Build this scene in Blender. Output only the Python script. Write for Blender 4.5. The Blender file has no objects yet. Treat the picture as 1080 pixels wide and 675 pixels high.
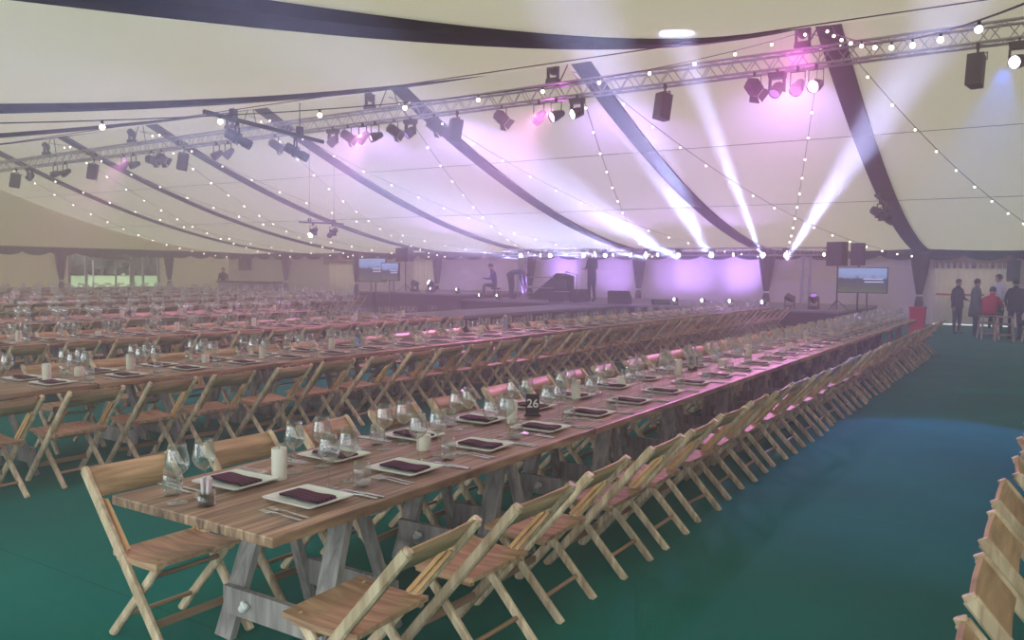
import bpy, bmesh, math, random
from mathutils import Vector, Matrix, Quaternion
random.seed(7)
PI = math.pi
C = bpy.data.collections.new('marquee'); bpy.context.scene.collection.children.link(C)

# ---------------------------------------------------------------- camera
CX, CY, F, H = 540.0, 337.5, 870.99, 1.6
RM = ((0.84141438, -0.040524, -0.53886887), (0.54029041, 0.0438986, 0.84033278), (0.01039806, 0.99821376, -0.05883164))
def px(X, Y, Z):
    d = (X, Y, Z - H)
    c = [sum(RM[j][i]*d[j] for j in range(3)) for i in range(3)]
    if c[2] < .05: return (-9999, -9999, c[2])
    return (CX + F*c[0]/c[2], CY - F*c[1]/c[2], c[2])
def inview(X, Y, Z, m=15):
    u, v, d = px(X, Y, Z)
    return d > .1 and -m < u < 1080+m and -m < v < 675+m
cam = bpy.data.cameras.new('camera'); co = bpy.data.objects.new('camera', cam); C.objects.link(co)
right = Vector([RM[i][0] for i in range(3)]); up = Vector([RM[i][1] for i in range(3)]); fw = Vector([RM[i][2] for i in range(3)])
fw.normalize(); right = (right - fw*right.dot(fw)).normalized(); up = right.cross(fw).normalized()
m4 = Matrix((right, up, -fw)).transposed().to_4x4(); m4.translation = Vector((0, 0, H)); co.matrix_world = m4
cam.sensor_width = 36; cam.lens = 36*F/1080; cam.clip_start = .05; cam.clip_end = 600
bpy.context.scene.camera = co

# ---------------------------------------------------------------- materials
def srgb(r, g, b):
    f = lambda c: (c/255/12.92 if c/255 <= .04045 else ((c/255+.055)/1.055)**2.4)
    return (f(r), f(g), f(b), 1)
def newmat(name):
    m = bpy.data.materials.new(name); m.use_nodes = True
    nt = m.node_tree; nt.nodes.clear()
    out = nt.nodes.new('ShaderNodeOutputMaterial')
    return m, nt, out
def N(nt, t, **kw):
    n = nt.nodes.new(t)
    for k, v in kw.items(): setattr(n, k, v)
    return n
def L(nt, a, b): nt.links.new(a, b)
def basic(name, col, rough=.6, metal=0, spec=.5, var=0.0, scale=20.0, bump=0.0, emis=None, estr=0):
    m, nt, out = newmat(name)
    p = N(nt, 'ShaderNodeBsdfPrincipled'); L(nt, p.outputs[0], out.inputs[0])
    p.inputs['Roughness'].default_value = rough; p.inputs['Metallic'].default_value = metal
    p.inputs['Specular IOR Level'].default_value = spec
    p.inputs['Base Color'].default_value = col
    if var:
        tc = N(nt, 'ShaderNodeTexCoord'); no = N(nt, 'ShaderNodeTexNoise'); no.inputs['Scale'].default_value = scale
        no.inputs['Detail'].default_value = 4
        L(nt, tc.outputs['Object'], no.inputs['Vector'])
        rp = N(nt, 'ShaderNodeValToRGB'); L(nt, no.outputs['Fac'], rp.inputs[0])
        rp.color_ramp.elements[0].position = .3; rp.color_ramp.elements[1].position = .7
        rp.color_ramp.elements[0].color = tuple(c*(1-var) for c in col[:3]) + (1,)
        rp.color_ramp.elements[1].color = tuple(min(1, c*(1+var)) for c in col[:3]) + (1,)
        L(nt, rp.outputs[0], p.inputs['Base Color'])
        if bump:
            b = N(nt, 'ShaderNodeBump'); b.inputs['Strength'].default_value = bump; b.inputs['Distance'].default_value = .01
            L(nt, no.outputs['Fac'], b.inputs['Height']); L(nt, b.outputs[0], p.inputs['Normal'])
    if emis:
        p.inputs['Emission Color'].default_value = emis; p.inputs['Emission Strength'].default_value = estr
        m.cycles.emission_sampling = 'NONE'
    return m
def wood(name, c0, c1, stretch, rough=.55, scale=9, grey=0):
    m, nt, out = newmat(name)
    p = N(nt, 'ShaderNodeBsdfPrincipled'); L(nt, p.outputs[0], out.inputs[0]); p.inputs['Roughness'].default_value = rough
    p.inputs['Specular IOR Level'].default_value = .35
    tc = N(nt, 'ShaderNodeTexCoord'); oi = N(nt, 'ShaderNodeObjectInfo')
    ad = N(nt, 'ShaderNodeVectorMath', operation='ADD'); L(nt, tc.outputs['Object'], ad.inputs[0])
    cmb = N(nt, 'ShaderNodeCombineXYZ')
    mu = N(nt, 'ShaderNodeMath', operation='MULTIPLY'); mu.inputs[1].default_value = 13; L(nt, oi.outputs['Random'], mu.inputs[0])
    L(nt, mu.outputs[0], cmb.inputs[0]); L(nt, mu.outputs[0], cmb.inputs[2]); L(nt, cmb.outputs[0], ad.inputs[1])
    mp = N(nt, 'ShaderNodeMapping'); mp.inputs['Scale'].default_value = stretch; L(nt, ad.outputs[0], mp.inputs['Vector'])
    no = N(nt, 'ShaderNodeTexNoise'); no.inputs['Scale'].default_value = scale; no.inputs['Detail'].default_value = 5; no.inputs['Distortion'].default_value = .6
    L(nt, mp.outputs[0], no.inputs['Vector'])
    rp = N(nt, 'ShaderNodeValToRGB'); L(nt, no.outputs['Fac'], rp.inputs[0])
    rp.color_ramp.elements[0].position = .28; rp.color_ramp.elements[1].position = .72
    rp.color_ramp.elements[0].color = c0; rp.color_ramp.elements[1].color = c1
    hs = N(nt, 'ShaderNodeHueSaturation')
    mr = N(nt, 'ShaderNodeMapRange'); L(nt, oi.outputs['Random'], mr.inputs[0]); mr.inputs[3].default_value = .78; mr.inputs[4].default_value = 1.2
    L(nt, mr.outputs[0], hs.inputs['Value']); L(nt, rp.outputs[0], hs.inputs['Color'])
    L(nt, hs.outputs[0], p.inputs['Base Color'])
    b = N(nt, 'ShaderNodeBump'); b.inputs['Strength'].default_value = .25; b.inputs['Distance'].default_value = .004
    L(nt, no.outputs['Fac'], b.inputs['Height']); L(nt, b.outputs[0], p.inputs['Normal'])
    return m
def fabric(name, col, tcol, tfac, rough_noise=0, scale=3):
    m, nt, out = newmat(name)
    d = N(nt, 'ShaderNodeBsdfDiffuse'); t = N(nt, 'ShaderNodeBsdfTranslucent'); mx = N(nt, 'ShaderNodeMixShader')
    d.inputs[0].default_value = col; t.inputs[0].default_value = tcol; mx.inputs[0].default_value = tfac
    L(nt, d.outputs[0], mx.inputs[1]); L(nt, t.outputs[0], mx.inputs[2]); L(nt, mx.outputs[0], out.inputs[0])
    if rough_noise:
        tc = N(nt, 'ShaderNodeTexCoord'); no = N(nt, 'ShaderNodeTexNoise'); no.inputs['Scale'].default_value = scale
        mp = N(nt, 'ShaderNodeMapping'); mp.inputs['Scale'].default_value = (1, .25, .25)
        L(nt, tc.outputs['Object'], mp.inputs[0]); L(nt, mp.outputs[0], no.inputs['Vector'])
        b = N(nt, 'ShaderNodeBump'); b.inputs['Strength'].default_value = rough_noise; b.inputs['Distance'].default_value = .05
        L(nt, no.outputs['Fac'], b.inputs['Height']); L(nt, b.outputs[0], d.inputs['Normal'])
    return m
def glassmat(name, tint=(.93, .95, .95, 1), edge=.85, base=.045):
    m, nt, out = newmat(name)
    tr = N(nt, 'ShaderNodeBsdfTransparent'); tr.inputs[0].default_value = tint
    gl = N(nt, 'ShaderNodeBsdfGlossy'); gl.inputs['Roughness'].default_value = .04; gl.inputs[0].default_value = (1, 1, 1, 1)
    lw = N(nt, 'ShaderNodeLayerWeight'); lw.inputs[0].default_value = .22
    mr = N(nt, 'ShaderNodeMapRange'); mr.inputs[3].default_value = base; mr.inputs[4].default_value = edge
    L(nt, lw.outputs['Facing'], mr.inputs[0])
    mx = N(nt, 'ShaderNodeMixShader'); L(nt, mr.outputs[0], mx.inputs[0]); L(nt, tr.outputs[0], mx.inputs[1]); L(nt, gl.outputs[0], mx.inputs[2])
    L(nt, mx.outputs[0], out.inputs[0])
    return m
def emit(name, col, s, sample=False):
    m, nt, out = newmat(name)
    e = N(nt, 'ShaderNodeEmission'); e.inputs[0].default_value = col; e.inputs[1].default_value = s
    L(nt, e.outputs[0], out.inputs[0]); m.cycles.emission_sampling = 'FRONT' if sample else 'NONE'
    return m

M = {}
M['post'] = wood('pale_post_wood', srgb(162, 136, 106), srgb(240, 220, 188), (1, 1, .14), scale=26)
M['lath'] = wood('honey_lath_wood', srgb(176, 130, 84), srgb(224, 184, 132), (1, 1, .12))
M['seat'] = wood('seat_wood', srgb(134, 102, 80), srgb(206, 168, 134), (.14, 1, 1), .5, scale=24)
M['back'] = wood('back_wood', srgb(146, 114, 86), srgb(218, 184, 144), (1, .12, 1), .5, scale=24)
M['rung'] = wood('rung_wood', srgb(136, 106, 84), srgb(184, 148, 118), (1, .15, 1))
M['trestle'] = wood('grey_trestle_wood', srgb(112, 108, 108), srgb(182, 176, 172), (1, 1, .1), .8, scale=22)
M['edge'] = wood('worn_edge_wood', srgb(130, 104, 76), srgb(176, 150, 116), (.3, .3, 1), .7)
def tabletop_mat():
    m, nt, out = newmat('plank_tabletop')
    p = N(nt, 'ShaderNodeBsdfPrincipled'); L(nt, p.outputs[0], out.inputs[0]); p.inputs['Roughness'].default_value = .42
    p.inputs['Specular IOR Level'].default_value = .45
    tc = N(nt, 'ShaderNodeTexCoord'); oi = N(nt, 'ShaderNodeObjectInfo')
    mul = N(nt, 'ShaderNodeVectorMath', operation='SCALE'); mul.inputs['Scale'].default_value = 17
    cmb = N(nt, 'ShaderNodeCombineXYZ'); L(nt, oi.outputs['Random'], cmb.inputs[0]); L(nt, oi.outputs['Random'], cmb.inputs[1]); L(nt, cmb.outputs[0], mul.inputs[0])
    ad = N(nt, 'ShaderNodeVectorMath', operation='ADD'); L(nt, tc.outputs['Object'], ad.inputs[0]); L(nt, mul.outputs[0], ad.inputs[1])
    mp = N(nt, 'ShaderNodeMapping'); mp.inputs['Scale'].default_value = (26, 1.3, 6); L(nt, ad.outputs[0], mp.inputs[0])
    no = N(nt, 'ShaderNodeTexNoise'); no.inputs['Scale'].default_value = 1.6; no.inputs['Detail'].default_value = 6; no.inputs['Distortion'].default_value = .5; L(nt, mp.outputs[0], no.inputs['Vector'])
    rp = N(nt, 'ShaderNodeValToRGB'); L(nt, no.outputs['Fac'], rp.inputs[0])
    e = rp.color_ramp.elements; e[0].position = .32; e[0].color = srgb(92, 70, 58); e[1].position = .7; e[1].color = srgb(196, 164, 136)
    x = rp.color_ramp.elements.new(.5); x.color = srgb(154, 122, 98)
    big = N(nt, 'ShaderNodeTexNoise'); big.inputs['Scale'].default_value = 2.2; L(nt, ad.outputs[0], big.inputs['Vector'])
    mr = N(nt, 'ShaderNodeMapRange'); L(nt, big.outputs['Fac'], mr.inputs[0]); mr.inputs[1].default_value = .3; mr.inputs[2].default_value = .7; mr.inputs[3].default_value = .82; mr.inputs[4].default_value = 1.15
    hs = N(nt, 'ShaderNodeHueSaturation'); L(nt, rp.outputs[0], hs.inputs['Color']); L(nt, mr.outputs[0], hs.inputs['Value'])
    L(nt, hs.outputs[0], p.inputs['Base Color'])
    b = N(nt, 'ShaderNodeBump'); b.inputs['Strength'].default_value = .2; b.inputs['Distance'].default_value = .004; L(nt, no.outputs['Fac'], b.inputs['Height']); L(nt, b.outputs[0], p.inputs['Normal'])
    return m
M['top'] = tabletop_mat()
M['glass'] = glassmat('clear_glass')
M['pane'] = glassmat('window_glass', (.9, .95, .93, 1), .3, .04)
M['farglass'] = glassmat('far_glass', (.9, .91, .93, 1), .9, .26)
M['plate'] = basic('white_china', srgb(236, 238, 236), .15)
M['napkin'] = None
def napkin_mat():
    m, nt, out = newmat('dark_striped_napkin')
    p = N(nt, 'ShaderNodeBsdfPrincipled'); L(nt, p.outputs[0], out.inputs[0]); p.inputs['Roughness'].default_value = .9
    tc = N(nt, 'ShaderNodeTexCoord'); w = N(nt, 'ShaderNodeTexWave'); w.bands_direction = 'Y'; w.inputs['Scale'].default_value = 14; w.inputs['Distortion'].default_value = 2.5
    w.inputs['Detail'].default_value = 1
    L(nt, tc.outputs['Object'], w.inputs['Vector'])
    rp = N(nt, 'ShaderNodeValToRGB'); L(nt, w.outputs['Fac'], rp.inputs[0])
    e = rp.color_ramp.elements; e[0].position = .45; e[0].color = srgb(38, 24, 36); e[1].position = .95; e[1].color = srgb(112, 20, 72)
    L(nt, rp.outputs[0], p.inputs['Base Color']); return m
M['napkin'] = napkin_mat()
M['steel'] = basic('cutlery_steel', (.75, .75, .76, 1), .18, 1)
M['candle'] = basic('white_wax', srgb(226, 224, 212), .5)
M['dark'] = basic('matt_black_metal', srgb(34, 32, 38), .5)
M['cab'] = basic('black_cabinet', srgb(30, 30, 36), .7, var=.2)
M['drape'] = basic('charcoal_drape', srgb(46, 36, 50), .95, spec=.1, var=.15, scale=6)
M['val'] = basic('grey_valance', srgb(62, 60, 72), .95, spec=.1)
M['truss'] = basic('aluminium_truss', (.42, .4, .44, 1), .4, .8)
M['cable'] = basic('black_cable', srgb(50, 46, 50), .7)
M['bulb'] = emit('warm_bulb', (1, .86, .72, 1), 9)
M['stage'] = basic('stage_deck_grey', srgb(112, 106, 112), .6, var=.12, scale=3)
M['skirt'] = basic('black_stage_skirt', srgb(26, 24, 30), .9, var=.2)
M['liner'] = fabric('cream_roof_liner', srgb(238, 230, 212), srgb(204, 194, 166), .2, .3, .8)
M['walll'] = fabric('ivory_wall_liner', srgb(222, 212, 202), srgb(226, 210, 190), .1, .6, 1.5)
M['curt'] = fabric('cream_curtain', srgb(232, 224, 210), srgb(226, 216, 196), .36, .3, 8)
M['curt2'] = fabric('gold_pelmet_gauze', srgb(206, 176, 150), srgb(220, 180, 150), .3, .5, 8)
M['white'] = basic('white_frame', srgb(226, 232, 228), .4)
M['frame'] = basic('grey_frame', srgb(128, 128, 126), .5)
M['red'] = basic('red_plastic', srgb(196, 16, 40), .5)
M['lens_w'] = emit('white_lamp_lens', (1, .97, 1, 1), 14)
M['lens_ww'] = emit('warm_lamp_lens', (1, .78, .6, 1), 10)
M['lens_p'] = emit('pink_lamp_lens', (1, .45, .95, 1), 16)
M['lens_v'] = emit('violet_lamp_lens', (.55, .25, .9, 1), 1.3)
M['lens_m'] = emit('magenta_lamp_lens', (.85, .12, .75, 1), .9)
M['lens_d'] = basic('unlit_lens', srgb(70, 66, 84), .1)
def carpet_mat():
    m, nt, out = newmat('teal_event_carpet')
    p = N(nt, 'ShaderNodeBsdfPrincipled'); L(nt, p.outputs[0], out.inputs[0]); p.inputs['Roughness'].default_value = .95; p.inputs['Specular IOR Level'].default_value = .03
    tc = N(nt, 'ShaderNodeTexCoord'); no = N(nt, 'ShaderNodeTexNoise'); no.inputs['Scale'].default_value = 160; L(nt, tc.outputs['Object'], no.inputs['Vector'])
    n2 = N(nt, 'ShaderNodeTexNoise'); n2.inputs['Scale'].default_value = .7; n2.inputs['Detail'].default_value = 4; L(nt, tc.outputs['Object'], n2.inputs['Vector'])
    rp = N(nt, 'ShaderNodeValToRGB'); L(nt, n2.outputs['Fac'], rp.inputs[0])
    rp.color_ramp.elements[0].color = srgb(0, 98, 86); rp.color_ramp.elements[1].color = srgb(2, 115, 101); rp.color_ramp.elements[0].position = .3; rp.color_ramp.elements[1].position = .7
    # seams between the carpet rolls
    sx = N(nt, 'ShaderNodeSeparateXYZ'); L(nt, tc.outputs['Object'], sx.inputs[0])
    a = N(nt, 'ShaderNodeMath', operation='ADD'); a.inputs[1].default_value = -2.31; L(nt, sx.outputs['Y'], a.inputs[0])
    md = N(nt, 'ShaderNodeMath', operation='PINGPONG'); md.inputs[1].default_value = 1.71; L(nt, a.outputs[0], md.inputs[0])
    lt = N(nt, 'ShaderNodeMath', operation='LESS_THAN'); lt.inputs[1].default_value = .005; L(nt, md.outputs[0], lt.inputs[0])
    mx = N(nt, 'ShaderNodeMix', data_type='RGBA'); L(nt, lt.outputs[0], mx.inputs[0]); L(nt, rp.outputs[0], mx.inputs[6]); mx.inputs[7].default_value = srgb(0, 94, 86)
    L(nt, mx.outputs[2], p.inputs['Base Color'])
    b = N(nt, 'ShaderNodeBump'); b.inputs['Strength'].default_value = .4; b.inputs['Distance'].default_value = .003; L(nt, no.outputs['Fac'], b.inputs['Height']); L(nt, b.outputs[0], p.inputs['Normal'])
    return m
M['carpet'] = carpet_mat()
M['lawn'] = basic('mown_lawn', srgb(104, 126, 76), .9, var=.15, scale=.4)
M['leaf'] = basic('tree_leaves', srgb(52, 68, 54), .9, var=.4, scale=1.2)
M['skin'] = basic('skin', srgb(190, 140, 116), .6)
M['hair'] = basic('dark_hair', srgb(44, 32, 28), .8)
M['c_black'] = basic('black_cloth', srgb(30, 28, 34), .9, var=.2)
M['c_navy'] = basic('navy_cloth', srgb(34, 34, 56), .9)
M['c_grey'] = basic('grey_green_cloth', srgb(92, 92, 84), .9)
M['c_red'] = basic('red_cloth', srgb(190, 22, 44), .9)
M['c_white'] = basic('white_cloth', srgb(214, 212, 212), .9)
M['c_blue'] = basic('slate_blue_cloth', srgb(74, 92, 118), .9)
M['c_violet'] = basic('violet_cloth', srgb(78, 62, 130), .9)
M['c_jean'] = basic('dark_jeans', srgb(50, 48, 66), .9)
M['shoe'] = basic('black_shoe', srgb(20, 20, 22), .5)

# ---------------------------------------------------------------- mesh helper
class MB:
    def __init__(s): s.v = []; s.f = []; s.m = []; s.s = []
    def add(s, vs, fs, mi=0, smooth=False):
        o = len(s.v); s.v += [tuple(v) for v in vs]
        for f in fs: s.f.append(tuple(i+o for i in f)); s.m.append(mi); s.s.append(smooth)
    def box(s, x0, x1, y0, y1, z0, z1, mi=0):
        s.add([(x0,y0,z0),(x1,y0,z0),(x1,y1,z0),(x0,y1,z0),(x0,y0,z1),(x1,y0,z1),(x1,y1,z1),(x0,y1,z1)],
              [(0,3,2,1),(4,5,6,7),(0,1,5,4),(1,2,6,5),(2,3,7,6),(3,0,4,7)], mi)
    def bar(s, p0, p1, w, h, up=(0,0,1), mi=0, ch=0.0):
        # bar with chamfered octagon or plain rectangular section, w across, h along 'up'
        p0, p1 = Vector(p0), Vector(p1); d = (p1-p0).normalized(); u = Vector(up)
        r = d.cross(u)
        if r.length < 1e-4: r = d.cross(Vector((1,0,0)))
        r.normalize(); u = r.cross(d).normalized()
        a, b = w/2, h/2
        if ch: sec = [(-a+ch,-b),(a-ch,-b),(a,-b+ch),(a,b-ch),(a-ch,b),(-a+ch,b),(-a,b-ch),(-a,-b+ch)]
        else: sec = [(-a,-b),(a,-b),(a,b),(-a,b)]
        n = len(sec); vs = [p + r*x + u*y for p in (p0,p1) for x, y in sec]
        s.add(vs, [(i,(i+1)%n,n+(i+1)%n,n+i) for i in range(n)] + [tuple(range(n-1,-1,-1)), tuple(range(n,2*n))], mi)
    def tube(s, pts, r, n=6, mi=0, caps=True):
        pts = [Vector(p) for p in pts]; rs = r if isinstance(r, (list, tuple)) else [r]*len(pts)
        vs = []; fs = []; pu = None
        for i, p in enumerate(pts):
            d = (pts[min(i+1,len(pts)-1)] - pts[max(i-1,0)]).normalized()
            if pu is None:
                pu = d.orthogonal().normalized()
            pu = (pu - d*pu.dot(d)).normalized(); q = d.cross(pu)
            for k in range(n):
                a = 2*PI*k/n; vs.append(p + (pu*math.cos(a) + q*math.sin(a))*rs[i])
        for i in range(len(pts)-1):
            for k in range(n): fs.append((i*n+k, i*n+(k+1)%n, (i+1)*n+(k+1)%n, (i+1)*n+k))
        s.add(vs, fs, mi, True)
        if caps: s.add([vs[k] for k in range(n)], [tuple(range(n-1,-1,-1))], mi); s.add(vs[-n:], [tuple(range(n))], mi)
    def lathe(s, prof, n=16, c=(0,0,0), mi=0, mat=None, smooth=True):
        vs = []; fs = []
        for r, z in prof:
            for k in range(n):
                a = 2*PI*k/n; p = Vector((r*math.cos(a), r*math.sin(a), z))
                if mat: p = mat @ p
                vs.append((p[0]+c[0], p[1]+c[1], p[2]+c[2]))
        for i in range(len(prof)-1):
            for k in range(n): fs.append((i*n+k, i*n+(k+1)%n, (i+1)*n+(k+1)%n, (i+1)*n+k))
        s.add(vs, fs, mi, smooth)
    def sphere(s, c, r, n=8, mi=0, sc=(1,1,1)):
        prof = [(max(.0001, math.sin(PI*i/n)), -math.cos(PI*i/n)) for i in range(n+1)]
        vs = []; fs = []; k2 = n+2
        for a, z in prof:
            for k in range(k2):
                t = 2*PI*k/k2; vs.append((c[0]+r*sc[0]*a*math.cos(t), c[1]+r*sc[1]*a*math.sin(t), c[2]+r*sc[2]*z))
        for i in range(n):
            for k in range(k2): fs.append((i*k2+k, i*k2+(k+1)%k2, (i+1)*k2+(k+1)%k2, (i+1)*k2+k))
        s.add(vs, fs, mi, True)
    def prism(s, poly, y0, y1, mi=0):   # poly in xz, extruded along y
        n = len(poly)
        s.add([(x,y0,z) for x,z in poly] + [(x,y1,z) for x,z in poly],
              [(i,(i+1)%n,n+(i+1)%n,n+i) for i in range(n)] + [tuple(range(n-1,-1,-1)), tuple(range(n,2*n))], mi)
    def xform(s, mt, start=0):
        for i in range(start, len(s.v)): s.v[i] = tuple(mt @ Vector(s.v[i]))
    def mesh(s, name, mats):
        me = bpy.data.meshes.new(name); me.from_pydata(s.v, [], s.f)
        for m in (mats if isinstance(mats, (list, tuple)) else [mats]): me.materials.append(m)
        me.polygons.foreach_set('material_index', s.m); me.polygons.foreach_set('use_smooth', s.s)
        bm = bmesh.new(); bm.from_mesh(me); bmesh.ops.recalc_face_normals(bm, faces=bm.faces); bm.to_mesh(me); bm.free()
        me.update(); return me
    def build(s, name, mats, parent=None, loc=None, rz=0):
        o = bpy.data.objects.new(name, s.mesh(name, mats)); C.objects.link(o)
        if parent: o.parent = parent
        if loc is not None: o.location = loc
        if rz: o.rotation_euler.z = rz
        return o
KIDS = {}
def tag(o, label, cat, group=None):
    o['label'] = label; o['category'] = cat
    if group: o['group'] = group
    return o
def struct(o): o['kind'] = 'structure'; return o
def stuff(o, label, cat):
    o['kind'] = 'stuff'; o['label'] = label; o['category'] = cat; return o
def thing(name, label, cat, loc=(0,0,0), rz=0, group=None):
    o = bpy.data.objects.new(name, None); C.objects.link(o); o.empty_display_size = .1
    o.location = loc; o.rotation_euler.z = rz
    return tag(o, label, cat, group)
def kids(o):
    if o.name not in KIDS: KIDS[o.name] = [c for c in C.objects if c.parent == o]
    return KIDS[o.name]
def dup(o, parent=None):
    c = o.copy(); C.objects.link(c)
    if parent: c.parent = parent
    for k in kids(o): dup(k, c)
    return c
class Proto:      # first use hands out the original, later uses copy it
    def __init__(s, root, sc=1): s.root = root; s.used = False; s.sc = sc
    def place(s, loc, rz, label, group=None, rot=None):
        o = s.root if not s.used else dup(s.root)
        if not s.used: kids(o); [kids(k) for k in kids(o)]
        s.used = True
        o.location = loc
        if s.sc != 1: o.scale = (s.sc,)*3
        if rot is not None: o.rotation_euler = rot
        else: o.rotation_euler = (0, 0, rz)
        o['label'] = label
        if group: o['group'] = group
        return o
ONES = ['zeroth','first','second','third','fourth','fifth','sixth','seventh','eighth','ninth','tenth','eleventh','twelfth','thirteenth','fourteenth','fifteenth','sixteenth','seventeenth','eighteenth','nineteenth']
def nth(n):
    if n < 20: return ONES[n]
    t = {2:'twent', 3:'thirt', 4:'fort'}[n//10]
    return t+'ieth' if n % 10 == 0 else t + 'y-' + ONES[n % 10]

# ---------------------------------------------------------------- the marquee shell
YN, YR, YF, ZE, ZR = -.5, 15.4, 30.4, 2.47, 6.2
XL, XR = -38.4, 6.6
def roofz(y, k=1.0):
    if y <= YR:
        t = (y-YN)/(YR-YN); return ZE + (ZR-ZE)*t - k*.5*4*t*(1-t)
    t = (YF-y)/(YF-YR); return ZE + (ZR-ZE)*t - k*.76*4*t*(1-t)
LEGS = [1.6 - 5*k for k in range(8)]     # 1.6 ... -33.4
def grid_mesh(fn, us, vs_, name, mats):
    mb = MB(); nu, nv = len(us), len(vs_)
    mb.add([fn(u, v) for u in us for v in vs_], [(i*nv+j, i*nv+j+1, (i+1)*nv+j+1, (i+1)*nv+j) for i in range(nu-1) for j in range(nv-1)], 0, True)
    return mb.build(name, mats)
def liner(u, v):
    fr = ((u - XL) / 5) % 1.0
    return (u, v, roofz(v) - .07*math.sin(PI*fr) + (0 if abs(v-YR) > .01 else 0))
us = [XL + i*.625 for i in range(73)]; vs_ = [YN + (YR-YN)*i/32 for i in range(33)] + [YR + (YF-YR)*i/32 for i in range(1, 33)]
struct(grid_mesh(liner, us, vs_, 'ceiling', M['liner']))
mb = MB(); mb.box(XL-.1, XR+.1, YN-1.5, YF+.1, -.05, 0); struct(mb.build('floor', M['carpet']))
mb = MB(); mb.box(-320, 200, -200, 230, -.35, -.12); struct(mb.build('ground', M['lawn']))
mb = MB(); mb.box(-39.5, 16, -30, YN-1.5, -.12, -.04); mb.box(-39.5, 16, YF+.1, 40, -.12, -.04); struct(mb.build('added_bounce_slab', basic('bounce_slab_grey', srgb(150,148,142), .9, var=.15, scale=4)))  # unseen pale slabs, added to keep green lawn light out of the tent
# back wall with three curtained doorways
doors = [(-3.0, -.75, 2.0), (-30.5, -28.8, 1.92), (-24.95, -23.6, 2.05)]
mb = MB(); x = XL
for a, b, h in sorted(doors):
    mb.box(x, a, YF, YF+.06, 0, ZE+.12); mb.box(a, b, YF, YF+.06, h, ZE+.12); x = b
mb.box(x, XR, YF, YF+.06, 0, ZE+.12); struct(mb.build('wall_back', M['walll']))
# gable wall on the window side
WY0, WY1, WZ1 = 21.36, 26.1, 2.3
mb = MB()
def gable(mb, X, th, hole):
    ys = sorted(set(vs_ + [WY0, WY1])) if hole else vs_
    for a, b in zip(ys[:-1], ys[1:]):
        z0 = WZ1 if hole and a >= WY0-1e-6 and b <= WY1+1e-6 else 0
        za, zb = roofz(a)+.0, roofz(b)+.0
        mb.add([(X,a,z0),(X,b,z0),(X,b,zb),(X,a,za),(X-th,a,z0),(X-th,b,z0),(X-th,b,zb),(X-th,a,za)],
               [(0,1,2,3),(7,6,5,4),(0,4,5,1),(3,2,6,7),(0,3,7,4),(1,5,6,2)])
gable(mb, XL, .06, True)
struct(mb.build('wall_left', fabric('cream_gable_liner', srgb(236, 228, 208), srgb(214, 204, 178), .42, .3, .8)))
mb = MB(); gable(mb, XR+.06, .06, False); struct(mb.build('wall_right', M['walll']))
# entrance side: glazed bays between wall panels behind the viewpoint
mb = MB(); x = XL
for a, b in [(-28.2, -23.6), (-23.2, -18.6), (-18.2, -13.6), (-13.2, -8.6), (-8.2, -3.6), (-3.2, 1.4), (1.8, 6.4)]:
    mb.box(x, a, YN-.06, YN, 0, ZE+.1); mb.box(a, b, YN-.06, YN, 2.3, ZE+.1); x = b
mb.box(x, XR, YN-.06, YN, 0, ZE+.1); struct(mb.build('wall_front', M['walll']))
mb = MB()
for i, (a, b) in enumerate([(-28.2, -23.6), (-23.2, -18.6), (-18.2, -13.6), (-13.2, -8.6), (-8.2, -3.6), (-3.2, 1.4), (1.8, 6.4)]):
    f = MB()
    for k in range(5):
        xx = a + (b-a)*k/4; f.box(xx-.04, xx+.04, YN-.05, YN-.01, 0, 2.3)
    f.box(a, b, YN-.05, YN-.01, 2.22, 2.3); f.box(a, b, YN-.05, YN-.01, 1.0, 1.06)
    w = struct(f.build('window_%d' % (i+2), M['frame']))
# window with the door in the gable wall
f = MB()
for yy, w in [(WY0+.05, .1), (22.23, .1), (24.62, .14), (25.19, .08), (WY1-.05, .1)]:
    f.box(XL-.06, XL+.02, yy-w/2, yy+w/2, 0, WZ1)
f.box(XL-.06, XL+.02, 22.3, 24.6, 1.93, 2.0); f.box(XL-.06, XL+.02, WY0, WY1, 2.22, 2.3)
wn = struct(f.build('window_1', M['frame']))
g = MB(); g.box(XL-.035, XL-.025, WY0, 22.2, 0, 2.22); g.build('window_pane', M['pane'], wn)
g = MB(); g.box(XL-.035, XL-.025, 24.69, WY1, 0, 2.22); g.build('window_pane', M['pane'], wn)
d = MB()
for yy in (22.62, 23.18): d.box(XL-.04, XL+.01, yy-.045, yy+.045, 0, 1.93)
d.box(XL-.04, XL+.01, 22.62, 23.18, 1.84, 1.93); d.box(XL-.04, XL+.01, 22.62, 23.18, 0, .12); d.box(XL-.04, XL+.01, 22.62, 23.18, .92, 1.0)
d.xform(Matrix.Translation((XL-.04, 22.62, 0)) @ Matrix.Rotation(math.radians(62), 4, 'Z') @ Matrix.Translation((-XL, -22.62, 0)))
dr = struct(d.build('door_1', M['white'])); hd = MB(); hd.bar((XL-.47, 22.8, 1.0), (XL-.47, 22.8, 1.16), .02, .03); hd.build('door_handle', M['steel'], dr)
d = MB()
for yy in (23.72, 24.5): d.box(XL-.04, XL+.01, yy-.04, yy+.04, 0, 1.93)
d.box(XL-.04, XL+.01, 23.72, 24.5, 1.85, 1.93); d.box(XL-.04, XL+.01, 23.72, 24.5, 0, .12)
struct(d.build('door_2', M['frame']))
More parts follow.
